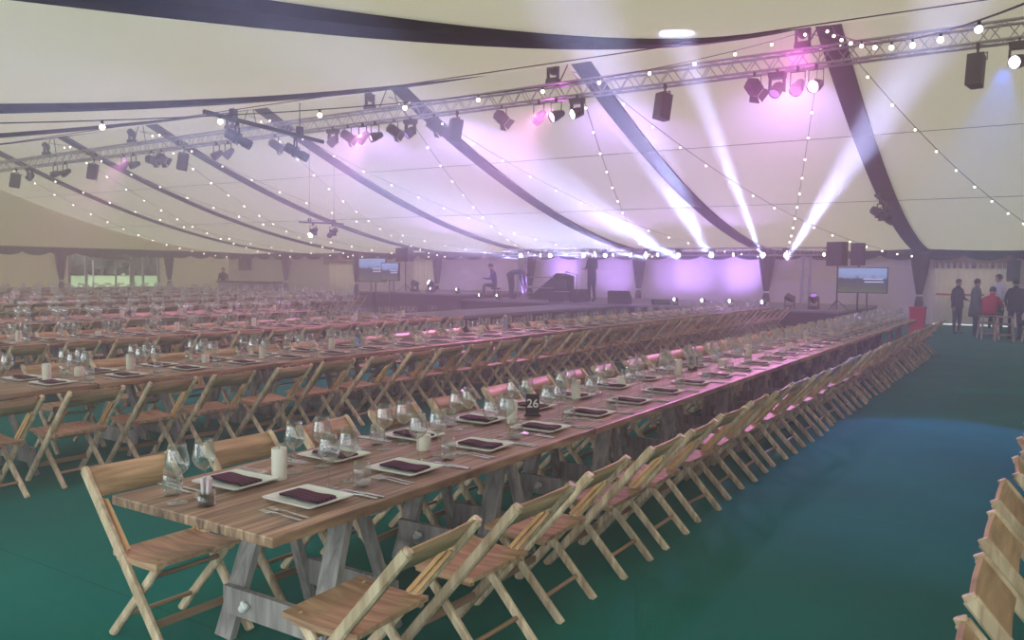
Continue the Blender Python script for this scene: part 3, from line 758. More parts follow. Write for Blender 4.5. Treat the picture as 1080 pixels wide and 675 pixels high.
def aim(az, tilt):      # rotation taking +Z to a direction: az 0 looks to -Y, tilt is downward
    dv = Vector((math.sin(az)*math.cos(tilt), -math.cos(az)*math.cos(tilt), -math.sin(tilt)))
    return Vector((0,0,1)).rotation_difference(dv).to_matrix()
def spotlight(name, parent, loc, dvec, col, power, deg, blend=.3, rad=.05):
    l = bpy.data.lights.new(name, 'SPOT'); l.color = col; l.energy = power; l.spot_size = math.radians(deg); l.spot_blend = blend; l.shadow_soft_size = rad
    o = bpy.data.objects.new(name, l); C.objects.link(o); o.parent = parent; o.location = loc
    o.rotation_euler = Vector(dvec).to_track_quat('-Z', 'Y').to_euler(); return o
def clamp(mb, z=0):
    mb.box(-.02, .02, -.03, .03, -.07, .03)
def yoke(w, h, t, y=0):
    mb = MB(); clamp(mb); z0 = -.07
    mb.bar((-w, y, z0), (w, y, z0), .03, .012); mb.bar((-w, y, z0+.006), (-w, y, z0-h), .03, .01, (1,0,0)); mb.bar((w, y, z0+.006), (w, y, z0-h), .03, .01, (1,0,0))
    mb.build('yoke', M['dark'], t)
def par_can(loc, az, tilt, lens, label, group=None, sc=1.0):
    t = thing('par_can', label, 'stage light', loc, 0, group); t.scale = (sc,)*3
    yoke(.125, .28, t); R_ = aim(az, tilt); c = (0, 0, -.34)
    mb = MB(); mb.lathe([(.001,-.2),(.05,-.2),(.075,-.15),(.1,-.02),(.112,.0),(.112,.13),(.104,.13),(.104,.01)], 16, c, 0, R_); mb.build('can', M['dark'], t)
    mb = MB(); mb.lathe([(.103,.085),(.07,.10),(.001,.108)], 16, c, 0, R_); mb.build('lens', lens, t); return t
def fresnel(loc, az, tilt, lens, label, group=None):
    t = thing('fresnel_spotlight', label, 'stage light', loc, 0, group); t.scale = (.8,)*3; yoke(.15, .26, t); R_ = aim(az, tilt); c = Vector((0,0,-.32)); m = R_.to_4x4(); m.translation = c
    mb = MB(); mb.prism([(-.12,-.17),(.12,-.17),(.13,-.1),(.13,.12),(-.13,.12),(-.13,-.1)], -.13, .13); mb.box(-.08,.08,-.08,.08,-.22,-.17); mb.xform(m); mb.build('body', M['dark'], t)
    mb = MB(); mb.lathe([(.1,.12),(.1,.14),(.06,.15),(.001,.152)], 14); mb.xform(m); mb.build('lens', lens, t)
    for k in range(4):
        mb = MB(); mb.add([(-.12,.12,.14),(.12,.12,.14),(.16,.2,.27),(-.16,.2,.27),(-.12,.125,.14),(.12,.125,.14),(.16,.205,.27),(-.16,.205,.27)], [(0,1,2,3),(7,6,5,4),(0,4,5,1),(1,5,6,2),(2,6,7,3),(3,7,4,0)])
        mb.xform(m @ Matrix.Rotation(k*PI/2, 4, 'Z')); mb.build('barn_door', M['dark'], t)
    return t
def moving_head(loc, az, tilt, lens, label, group=None, up=False, sc=.88):
    t = thing('moving_head_light', label, 'stage light', loc, 0, group); t.scale = (sc,)*3
    s = 1 if up else -1
    mb = MB(); 
    if not up: clamp(mb)
    mb.prism([(-.17,s*.0 if up else -.05),(.17,s*.0 if up else -.05),(.15,s*.12 if up else -.16),(-.15,s*.12 if up else -.16)], -.11, .11); mb.build('base', M['dark'], t)
    z0 = s*(.12 if up else .16); zc = s*(.36 if up else .38)
    for q in (-1, 1):
        mb = MB(); mb.prism([(q*.16,z0),(q*.12,z0),(q*.13,zc+s*.06),(q*.165,zc+s*.06)] if q > 0 else [(-.12,z0),(-.16,z0),(-.165,zc+s*.06),(-.13,zc+s*.06)], -.05, .05); mb.build('yoke_arm', M['dark'], t)
    R_ = aim(az, tilt)
    mb = MB(); mb.lathe([(.001,-.17),(.07,-.165),(.11,-.1),(.122,.0),(.122,.12),(.115,.145),(.108,.145),(.106,.12)], 18, (0,0,zc), 0, R_); mb.build('head', M['dark'], t)
    mb = MB(); mb.lathe([(.107,.12),(.08,.14),(.04,.152),(.001,.156)], 18, (0,0,zc), 0, R_); mb.build('lens', lens, t); return t
def hung_speaker(loc, az, label, group=None, h=.5, w=.24, d=.26):
    t = thing('hanging_loudspeaker', label, 'loudspeaker', loc, az, group)
    mb = MB(); clamp(mb); mb.tube([(0,0,-.05),(0,0,-.13)], .02, 8); mb.bar((-w/2-.02,0,-.14),(w/2+.02,0,-.14),.03,.012)
    for q in (-1,1): mb.bar((q*(w/2+.015),0,-.14),(q*(w/2+.015),0,-.26),.03,.01,(1,0,0))
    mb.build('bracket', M['dark'], t)
    m = Matrix.Translation((0,0,-.17)) @ Matrix.Rotation(math.radians(-9), 4, 'X')
    mb = MB(); mb.add([(-w/2,-d/2,0),(w/2,-d/2,0),(w/2*.75,d/2,0),(-w/2*.75,d/2,0),(-w/2,-d/2,-h),(w/2,-d/2,-h),(w/2*.75,d/2,-h),(-w/2*.75,d/2,-h)], [(0,1,2,3),(7,6,5,4),(0,4,5,1),(1,5,6,2),(2,6,7,3),(3,7,4,0)])
    mb.xform(m); mb.build('cabinet', M['cab'], t)
    mb = MB(); mb.box(-w/2+.012, w/2-.012, -d/2-.012, -d/2+.004, -h+.015, -.015); mb.xform(m); mb.build('grille', M['dark'], t); return t
HZ = lambda x: tz(x) - .145 - .03
G1 = 'lamps on the ridge truss'
def on(x, dy=-.145): return (x, TY+dy, HZ(x))
PINK, VIO, BLU, WHT = (1,.35,.95), (.62,.32,1), (.2,.45,1), (.95,.9,1)
moving_head(on(-.45), -.5, .25, M['lens_w'], 'lit moving head lamp at the aisle end of the ridge truss', G1)
hung_speaker(on(-1.01), -.2, 'black loudspeaker hung on ridge truss, aisle end by the lit lamp')
pk = par_can(on(-3.47), -.25, .35, M['lens_p'], 'brilliant pink lit par can under the first ridge cluster', G1)
par_can(on(-3.78), -.2, .75, M['lens_m'], 'magenta glowing par can beside the brilliant pink one', G1)
moving_head(on(-4.14), -.3, .8, M['lens_v'], 'violet moving head lamp between magenta par can and barn door lamp', G1)
fresnel(on(-4.55), PI-.3, .6, M['lens_d'], 'dark barn door lamp beside the violet moving head lamp', G1)
hung_speaker(on(-6.27), -.45, 'black loudspeaker hung on ridge truss between first and second clusters')
moving_head(on(-8.19), -.5, .35, M['lens_w'], 'white lit moving head lamp under the second ridge cluster', G1)
par_can(on(-8.68), -.5, .4, M['lens_p'], 'pink white lit par can beside white moving head lamp', G1)
par_can(on(-9.1), -.5, .8, M['lens_m'], 'magenta par can of the second cluster, hanging beside the lit one', G1)
fresnel(on(-10.04), PI-.3, .6, M['lens_d'], 'barn door lamp beside the magenta par can of second cluster', G1)
hung_speaker(on(-11.24), -.6, 'black loudspeaker hung on ridge truss between second and third clusters')
fresnel(on(-11.9), PI-.3, .5, M['lens_d'], 'barn door lamp in front of the third rafter', G1)
moving_head(on(-12.6), -.6, .7, M['lens_v'], 'violet lit moving head lamp by the third rafter', G1)
fresnel(on(-13.1), PI-.3, .5, M['lens_d'], 'barn door lamp beside the third cluster violet lamp', G1)
par_can(on(-13.7), -.6, .35, M['lens_p'], 'small lit par can of the third cluster', G1)
par_can(on(-14.1), -.6, .8, M['lens_m'], 'magenta par can of the third cluster', G1)
fresnel(on(-14.6), PI-.3, .5, M['lens_d'], 'barn door lamp beside magenta par can of third cluster', G1)
moving_head(on(-15.1), -.6, .8, M['lens_d'], 'unlit moving head lamp past the third cluster', G1)
fresnel(on(-17.2), PI-.3, .5, M['lens_d'], 'barn door lamp seen between the two lamps of the hanging bar', G1)
par_can(on(-19.1), -.6, .8, M['lens_v'], 'violet par can behind the near end of the hanging bar', G1)
par_can(on(-19.6), -.6, .6, M['lens_d'], 'unlit par can behind the near end of the hanging bar', G1)
hung_speaker(on(-21.03), -.8, 'black loudspeaker hung on ridge truss above the long bar side')
fresnel(on(-22.1), PI, .5, M['lens_d'], 'barn door lamp beside the loudspeaker, fifth cluster', G1)
fresnel(on(-22.6), PI, .2, M['lens_d'], 'barn door lamp next along, fifth cluster', G1)
par_can(on(-23.5), -.8, .3, M['lens_w'], 'small white lit par can of the fifth cluster', G1)
par_can(on(-24.0), -.8, .7, M['lens_m'], 'magenta par can of the fifth cluster', G1)
hung_speaker(on(-25.62), -.9, 'black loudspeaker hung on ridge truss between fifth and sixth clusters')
par_can(on(-27.3), -.9, .5, M['lens_d'], 'unlit par can of the sixth cluster', G1)
par_can(on(-27.9), -.9, .3, M['lens_w'], 'small white lit par can of the sixth cluster', G1)
moving_head(on(-29.5), -.9, .8, M['lens_d'], 'dark moving head lamp near the gable end of the truss', G1)
hung_speaker(on(-30.4), -.9, 'black loudspeaker hung on ridge truss, furthest toward the gable window')
for X, nm in [(-3.75,'first'), (-8.85,'second'), (-14.0,'third'), (-19.2,'fourth'), (-23.8,'fifth'), (-28.7,'sixth')]:
    o = moving_head((X, TY, tz(X)+.20), .3, -.5, M['lens_d'], 'dark moving head lamp standing on top of truss, %s cluster' % nm, 'lamps standing on the truss', True, .8)

# a lamp bar: pipe on two lines with heads under it
def lamp_bar(label, a, b, lamps, psc=.68):
    a, b = Vector(a), Vector(b); t = thing('lamp_bar', label, 'lighting bar', a)
    mb = MB(); mb.tube([(0,0,0), b-a], .028, 8); mb.build('pipe', M['dark'], t)
    for f in (.22, .78):
        q = (b-a)*f; mb = MB(); mb.tube([q, q+Vector((0,0,roofz(a.y+q.y)-.12-a.z-q.z))], .006, 4); mb.box(q.x-.03, q.x+.03, q.y-.04, q.y+.04, q.z-.03, q.z+.12); mb.build('hanging_line', M['cable'], t)
    for f, lab, lens, az in lamps:
        p = a.lerp(b, f)
        o = thing('profile_spotlight', lab, 'stage light', (p.x, p.y, p.z-.03), az); o.scale = (psc,)*3; yoke(.12, .2, o)
        m = Matrix.Translation((0,0,-.28)) @ Matrix.Rotation(math.radians(28), 4, 'X')
        mb = MB(); mb.xform(m); st = 0
        mb.lathe([(.001,-.22),(.09,-.21),(.1,-.08),(.075,-.04),(.075,.1),(.088,.12),(.088,.26),(.078,.26),(.078,.2)], 14, (0,0,0), 0, Matrix.Rotation(PI/2, 3, 'X')); mb.xform(m); mb.build('barrel', M['dark'], o)
        mb = MB(); mb.lathe([(.079,.22),(.001,.235)], 14, (0,0,0), 0, Matrix.Rotation(PI/2, 3, 'X')); mb.xform(m); mb.build('lens', lens, o)
        mb = MB(); mb.box(-.11,.11,-.02,.02,-.11,.11); mb.xform(m); mb.build('shutter_gate', M['dark'], o)
lamp_bar('black pipe hung crosswise under the second rafter holding two spotlights', (-8.30, 6.25, 3.42), (-8.36, 8.2, 3.34), [(.25, 'black spotlight under bar of second rafter, one with the higher clamp', M['lens_d'], 2.2), (.74, 'black spotlight under bar of second rafter, one beside the truss', M['lens_d'], 2.2)])
lamp_bar('short black pipe hung under the first rafter near the big screen', (-3.45, 21.4, 3.50), (-3.4, 23.3, 3.35), [(.35, 'black spotlight hanging above the screen with landscape picture', M['lens_d'], 1.2), (.6, 'second black spotlight on short pipe above the landscape screen', M['lens_d'], 2.4)], 1.1)
lamp_bar('distant pipe under the fourth rafter with one dazzling lamp', (-18.4, 17.1, 2.98), (-18.4, 18.9, 3.02), [(.3, 'dazzling lit spotlight on the distant pipe', emit('dazzling_lamp_lens', (1,.82,.66,1), 90), .35), (.75, 'dim spotlight beside the dazzling one on distant pipe', M['lens_d'], .2)], .9)

# ---------------------------------------------------------------- festoon strings
mb = MB(); mb.sphere((0,0,-.055), .024, 6, 0, (1,1,1)); bulbmesh = mb.mesh('bulb', M['bulb'])
mb = MB(); mb.tube([(0,0,0),(0,0,-.035)], .012, 6); sockmesh = mb.mesh('socket', M['cable'])
def festoon(X0, X1, far, label, n=16):
    y0, y1 = TY, (YF-.3 if far else YN+.3)
    t = thing('festoon_string', label, 'string lights', (X0, TY, 5.75), 0, 'festoon light strings from ridge to eaves')
    def pt(f):
        y = y0 + (y1-y0)*f; x = X0 + (X1-X0)*f
        return Vector((x-X0, y-TY, min(5.75, roofz(y)-.22-.1*math.sin(PI*f)) - 5.75))
    mb = MB(); mb.tube([pt(i/24) for i in range(25)], .007, 4); mb.build('cable', M['cable'], t)
    for i in range(n):
        f = (i+.6)/n; p = pt(f)
        if not inview(p.x+X0, p.y+TY, p.z+5.75, 60): continue
        for nm, me in (('socket', sockmesh), ('bulb', bulbmesh)):
            o = bpy.data.objects.new(nm, me); C.objects.link(o); o.parent = t; o.location = p
ORDK = ['', 'first', 'second', 'third', 'fourth', 'fifth', 'sixth', 'seventh']
for k, X in enumerate(LEGS):
    if k == 0: continue
    nm = ORDK[k]
    if k <= 3:
        if k != 3: festoon(X, X+5 if k == 1 else X+4.7, False, 'festoon bulbs from %s ridge cluster to the entrance eave, aisle-side string' % nm) if k == 1 else None
        if k == 1: festoon(X, X-4.6, False, 'festoon bulbs from %s ridge cluster to the entrance eave, window-side string' % nm)
    festoon(X, X+4.9, True, 'festoon bulbs from %s ridge cluster to the stage-side eave, aisle-side string' % nm)
    festoon(X, X-4.4, True, 'festoon bulbs from %s ridge cluster to the stage-side eave, window-side string' % nm)

# ---------------------------------------------------------------- stage
def deck(name, label, x0, x1, y0, y1, h, cat='stage'):
    t = thing(name, label, cat, (x0, y0, 0))
    mb = MB(); mb.box(0, x1-x0, 0, y1-y0, h-.06, h); mb.build('deck', M['stage'], t)
    mb = MB(); e = .03; K = int(((x1-x0)+(y1-y0))*6)
    mb.box(e, x1-x0-e, e, y1-y0-e, .0, h-.06); mb.build('skirt', M['skirt'], t); return t
deck('stage_platform', 'wide low stage with black skirt along the far wall', -17.3, -4.6, 23.6, 29.8, .6)
deck('catwalk', 'grey topped catwalk running from the stage between the tables', -13.2, -11.3, 13.2, 23.58, .55)
deck('stage_riser', 'raised black stage wing below the pair of moving lamps', -22.0, -17.34, 23.4, 28.5, .78)
truss('stage_truss', 'horizontal truss above the stage front of the wall', (-17.7, 27, 2.32), (-5.6, 27, 2.32), .24, .4)
t = truss('truss_tower', 'upright truss tower at the aisle end of stage', (-6.3, 27, .62), (-6.3, 27, 2.18), .24, .4)
t = truss('truss_tower', 'upright truss tower at the window end of stage', (-17.25, 27.6, .6), (-17.25, 27.6, 2.2), .24, .4)
BS = [((-6.91,27,2.14),(-.02,3.22,3.0)), ((-7.63,27,2.14),(-2.82,7.2,3.8)), ((-9.34,27,2.14),(-1.29,1.97,2.8)), ((-10.51,27,2.14),(-.95,-.45,2.3)), ((-11.7,27,2.14),(-1.6,-.45,2.22)), ((-13.28,27,2.14),(-1.54,-.45,2.18)), ((-14.16,27,2.14),(-1.51,-.45,2.14)), ((-15.57,27,2.14),(-1.5,-.45,2.01)), ((-16.87,27,2.14),(-1.47,-.45,1.94))]
BEAMS = []
for i, (s, g) in enumerate(BS):
    s, g = Vector(s), Vector(g); d = (g-s).normalized()
    az = math.atan2(d.x, -d.y); tl = -math.asin(d.z)
    t = moving_head((s.x, s.y-.12, 2.44), az, tl, M['lens_w'], 'beam lamp under the stage truss, %s from the aisle end' % nth(i+1), 'beam lamps under the stage truss', False, .62)
    lens = Vector((0, 0, -.38)) + d*.18
    w = [16,16,15,14,11,6,6,3.5,3][i]
    l = bpy.data.lights.new('beam', 'AREA'); l.shape = 'DISK'; l.size = .13; l.spread = math.radians(1.0); l.color = (.52,.56,1); l.energy = w
    o = bpy.data.objects.new('beam', l); C.objects.link(o); o.parent = t; o.location = lens/.62; o.rotation_euler = d.to_track_quat('-Z', 'Y').to_euler()
for i, (x, z, lens) in enumerate([(-15.9, 2.17, M['lens_w']), (-13.6, 2.17, M['lens_w']), (-12.9, 2.17, M['lens_ww']), (-12.2, 2.17, M['lens_w']), (-11.2,2.17,M['lens_w']), (-8.55, 2.17, M['lens_ww']), (-5.7, 2.17, M['lens_ww'])]):
    par_can((x, 26.85, 2.43), -.5, .1, lens, 'small lit par can under the stage truss, %s from the window end' % nth(i+1), 'par cans under the stage truss', .6)
# floor lamps
for i, x in enumerate([-19.0, -17.8, -16.8, -16.05]):
    z = .78 if x < -17.34 else .6
    moving_head((x, 24.1, z), -.55, .0, M['lens_w'], 'small lit floor lamp on the stage edge, %s from the window end' % nth(i+1), 'small lit floor lamps on the stage', True, .42)
for i, x in enumerate([-9.56, -8.67, -7.82, -6.85]):
    moving_head((x, 24.3, .6), -.45, .0, M['lens_w'], 'small lit floor lamp on the stage edge, %s past the flat wedge' % nth(i+1), 'small lit floor lamps on the stage', True, .5)
moving_head((-6.15, 24.5, .6), -1.4, -.5, M['lens_d'], 'large moving lamp on stage end tilted toward the stage', None, True)
moving_head((-5.5, 24.6, .6), .1, -.9, M['lens_v'], 'large moving lamp on stage end with violet upturned lens', None, True)
moving_head((-20.2, 24.6, .78), -1.2, -.4, M['lens_w'], 'large moving lamp on the stage wing tilted aside', None, True, .9)
moving_head((-19.5, 24.7, .78), -.5, -.5, M['lens_w'], 'large moving lamp on the stage wing facing the hall', None, True, .9)
# wedges and boxes on the stage
def wedge(loc, rz, w, h, d, label):
    t = thing('monitor_wedge', label, 'stage monitor', loc, rz)
    mb = MB(); mb.prism([(-d/2,0),(d/2,0),(d/2,h*.45),(d*.1,h),(-d/2,h)], -w/2, w/2); mb.build('cabinet', M['cab'], t)
    mb = MB(); mb.add([(d/2+.004,-w/2+.03,h*.5),(d/2+.004,w/2-.03,h*.5),(d*.1+.014,w/2-.03,h*.97),(d*.1+.014,-w/2+.03,h*.97),(d/2-.01,-w/2+.03,h*.5),(d/2-.01,w/2-.03,h*.5),(d*.1,w/2-.03,h*.97),(d*.1,-w/2+.03,h*.97)], [(0,1,2,3),(7,6,5,4),(0,4,5,1),(1,5,6,2),(2,6,7,3),(3,7,4,0)]); mb.build('grille', M['dark'], t); return t
wedge((-13.65, 24.0, .6), .5, .62, .32, .5, 'black wedge monitor nearest the tall dark ramp')
wedge((-13.25, 24.85, .6), -1.2, .55, .42, .5, 'black angled wedge monitor behind the microphone stand')
wedge((-11.3, 23.95, .6), PI/2, .62, .42, .5, 'large square black monitor in front of the standing man')
wedge((-10.0, 24.2, .6), -.9, .5, .17, .4, 'low flat black wedge monitor beyond the standing man')
t = thing('equipment_case', 'dark case with small upright laptop on the stage', 'case', (-14.1, 25.3, .6), .2)
mb = MB(); mb.box(-.25,.25,-.2,.2,0,.42); mb.build('body', M['cab'], t)
mb = MB(); mb.box(-.26,.26,-.21,.21,.30,.33); mb.build('rim', M['truss'], t)
t = thing('loudspeaker', 'small loudspeaker standing on the dark stage case', 'loudspeaker', (-14.0, 25.3, 1.02), .2)
mb = MB(); mb.prism([(-.07,0),(.07,0),(.055,.32),(-.055,.32)], -.08, .08); mb.build('cabinet', M['cab'], t); mb = MB(); mb.box(-.05,.05,-.09,-.081,.03,.29); mb.build('grille', M['dark'], t)
t = thing('stage_ramp', 'tall dark sloping ramp at the back of the stage', 'ramp', (-15.7, 26.0, .6))
mb = MB(); mb.prism([(-.1,0),(1.45,0),(1.45,.85),(1.1,.95)], -.35, .35); mb.build('body', M['cab'], t)
for z in (.42, .8):
    mb = MB(); mb.tube([(-.25,-.36,z),(1.0,-.36,z)], .02, 6); mb.build('rail', M['truss'], t)
mb = MB(); mb.tube([(-.22,-.36,0),(-.22,-.36,.85)], .02, 6); mb.build('rail_post', M['truss'], t)
# microphone stand
t = thing('microphone_stand', 'thin microphone stand before the standing man', 'microphone stand', (-12.98, 24.2, .6))
mb = MB(); mb.lathe([(.13,0),(.13,.015),(.02,.03),(.012,.04)], 14); mb.build('base', M['dark'], t)
mb = MB(); mb.tube([(0,0,.03),(0,0,.92)], .012, 6); mb.build('pole', M['dark'], t)
mb = MB(); mb.tube([(.02,0,.9),(-.3,0,.98)], .01, 6); mb.build('boom', M['dark'], t)
mb = MB(); mb.tube([(-.28,0,.975),(-.38,0,.99)], [.014,.02], 8); mb.sphere((-.41,0,.995), .028, 6); mb.build('microphone', M['dark'], t)

# speakers on poles and screens on stands
def pole_speaker(x, y, zb, zc, w, h, label, rz=0, base=0):
    t = thing('speaker_stand', 'black stand carrying ' + label, 'speaker stand', (x, y, base))
    mb = MB(); mb.tube([(0,0,.05),(0,0,zc-h/2-base)], .022, 8); mb.build('pole', M['dark'], t)
    for k in range(3):
        a = k*2.094; mb = MB(); mb.tube([(0,0,.3),(.32*math.cos(a),.32*math.sin(a),.02)], .014, 6); mb.build('leg', M['dark'], t)
    s = thing('loudspeaker', 'large ' + label, 'loudspeaker', (x, y, zc-h/2), rz)
    d = .34; mb = MB(); mb.add([(-w/2,-d/2,0),(w/2,-d/2,0),(w/2*.7,d/2,0),(-w/2*.7,d/2,0),(-w/2,-d/2,h),(w/2,-d/2,h),(w/2*.7,d/2,h),(-w/2*.7,d/2,h)], [(0,1,2,3),(7,6,5,4),(0,4,5,1),(1,5,6,2),(2,6,7,3),(3,7,4,0)]); mb.build('cabinet', M['cab'], s)
    mb = MB(); mb.box(-w/2+.02,w/2-.02,-d/2-.012,-d/2+.002,.02,h-.02); mb.build('grille', M['dark'], s)
pole_speaker(-4.78, 24.1, 0, 2.17, .52, .66, 'black loudspeaker above the landscape screen, wider one', -.5, .6)
pole_speaker(-4.31, 24.5, 0, 2.17, .36, .62, 'black loudspeaker above the landscape screen, narrower one', -.1, 0)
pole_speaker(-20.25, 24.1, 0, 2.18, .85, .52, 'black loudspeaker above the two wide screens', -.3, .78)
def screen_mat(name):
    m, nt, out = newmat(name); e = N(nt, 'ShaderNodeEmission'); L(nt, e.outputs[0], out.inputs[0]); m.cycles.emission_sampling = 'NONE'
    tc = N(nt, 'ShaderNodeTexCoord'); sp = N(nt, 'ShaderNodeSeparateXYZ'); L(nt, tc.outputs['Generated'], sp.inputs[0])
    no = N(nt, 'ShaderNodeTexNoise'); no.inputs['Scale'].default_value = 9; no.inputs['Detail'].default_value = 6; L(nt, tc.outputs['Generated'], no.inputs['Vector'])
    ad = N(nt, 'ShaderNodeMath', operation='MULTIPLY_ADD'); ad.inputs[1].default_value = .45; L(nt, no.outputs['Fac'], ad.inputs[0]); L(nt, sp.outputs['Z'], ad.inputs[2])
    rp = N(nt, 'ShaderNodeValToRGB'); L(nt, ad.outputs[0], rp.inputs[0]); el = rp.color_ramp.elements
    el[0].position = .25; el[0].color = srgb(92, 108, 78); el[1].position = 1.0; el[1].color = srgb(150, 176, 226)
    for p, c in ((.5, (74, 82, 92)), (.78, (54, 66, 90)), (.84, (126, 152, 204))): x = el.new(p); x.color = srgb(*c)
    L(nt, rp.outputs[0], e.inputs[0]); e.inputs[1].default_value = 1.1; return m
M['screen'] = screen_mat('landscape_picture')
def tv(x, y, zc, w, h, rz, label, base=0):
    t = thing('screen', label, 'screen', (x, y, base), rz); z = zc-base
    mb = MB(); e = .025
    for a in ((-w/2,w/2,h/2-e,h/2), (-w/2,w/2,-h/2,-h/2+e), (-w/2,-w/2+e,-h/2,h/2), (w/2-e,w/2,-h/2,h/2)): mb.box(a[0],a[1],-.03,.02,z+a[2],z+a[3])
    mb.box(-w/2, w/2, -.01, .03, z-h/2, z+h/2); mb.build('bezel', M['dark'], t)
    mb = MB(); mb.box(-w/2+e, w/2-e, -.022, -.012, z-h/2+e, z+h/2-e); mb.build('display', M['screen'], t)
    mb = MB(); mb.box(.02*w, .40*w, -.027, -.023, z+.02*h, z+.07*h); mb.box(.04*w, .42*w, -.027, -.023, z-.09*h, z-.04*h); mb.build('caption', basic('caption_white', srgb(210,216,230), .5, emis=srgb(210,216,230), estr=.5), t)
    for s in (-.12, .12):
        mb = MB(); mb.tube([(s,.05,.04),(s,.05,z)], .022, 8); mb.build('pole', M['dark'], t)
    mb = MB(); mb.box(-.4,.4,-.25,.3,0,.04); mb.build('foot', M['dark'], t)
tv(-4.10, 23.9, 1.46, 1.27, .70, .02, 'wide screen with blue sky landscape beside the aisle', 0)
tv(-19.28, 21.2, 1.6, 1.38, .82, -.1, 'wide screen near the far doorway, rear one of two', 0)
tv(-17.95, 20.6, 1.55, 1.0, .6, -.25, 'smaller wide screen overlapping the rear one', 0)
t = thing('wall_loudspeaker', 'tall black loudspeaker on the wall above the standing people', 'loudspeaker', (-.78, YF-.25, 1.45))
mb = MB(); mb.box(-.18,.18,-.15,.15,0,.66); mb.build('cabinet', M['cab'], t); mb = MB(); mb.box(-.16,.16,-.165,-.151,.02,.64); mb.build('grille', M['dark'], t)
mb = MB(); mb.bar((0,.15,.33),(0,.25,.33),.06,.1); mb.build('bracket', M['dark'], t)
t = thing('wall_loudspeaker', 'black loudspeaker on the wall above the long bar', 'loudspeaker', (-36.7, YF-.25, 1.5))
mb = MB(); mb.box(-.35,.35,-.15,.15,0,.7); mb.build('cabinet', M['cab'], t); mb = MB(); mb.box(-.32,.32,-.165,-.151,.02,.68); mb.build('grille', M['dark'], t)
mb = MB(); mb.bar((0,.15,.33),(0,.25,.33),.06,.1); mb.build('bracket', M['dark'], t)
t = thing('green_banner', 'narrow green banner hanging on the wall at the aisle end', 'banner', (-.18, YF-.1, .95))
mb = MB(); mb.box(-.22,.22,-.01,.01,0,1.2); mb.build('cloth', basic('green_banner_cloth', srgb(0,112,84), .8), t)
mb = MB(); mb.tube([(-.25,0,1.2),(.25,0,1.2)], .015, 6); mb.build('rod', M['truss'], t)
# red stacking boxes beyond the end of the near tables
t = thing('red_bin', 'bright red bin standing beyond the end of first table row', 'bin', (-2.30, 20.2, 0))
mb = MB(); mb.add([(-.14,-.14,0),(.14,-.14,0),(.14,.14,0),(-.14,.14,0),(-.15,-.15,.86),(.15,-.15,.86),(.15,.15,.86),(-.15,.15,.86)], [(0,3,2,1),(4,5,6,7),(0,1,5,4),(1,2,6,5),(2,3,7,6),(3,0,4,7)]); mb.build('body', M['red'], t)
mb = MB(); mb.box(-.16,.16,-.16,.16,.86,.91); mb.build('rim', M['red'], t)
# long bar by the corner
t = thing('bar_counter', 'long dark topped bar counter by the far corner', 'bar counter', (-31.6, 26.2, 0))
mb = MB(); mb.box(-1.9,1.9,-.3,.3,0,.93); mb.build('body', basic('pale_bar_front', srgb(150,146,146), .7), t); mb = MB(); mb.box(-1.95,1.95,-.36,.36,.93,1.0); mb.build('worktop', M['dark'], t)

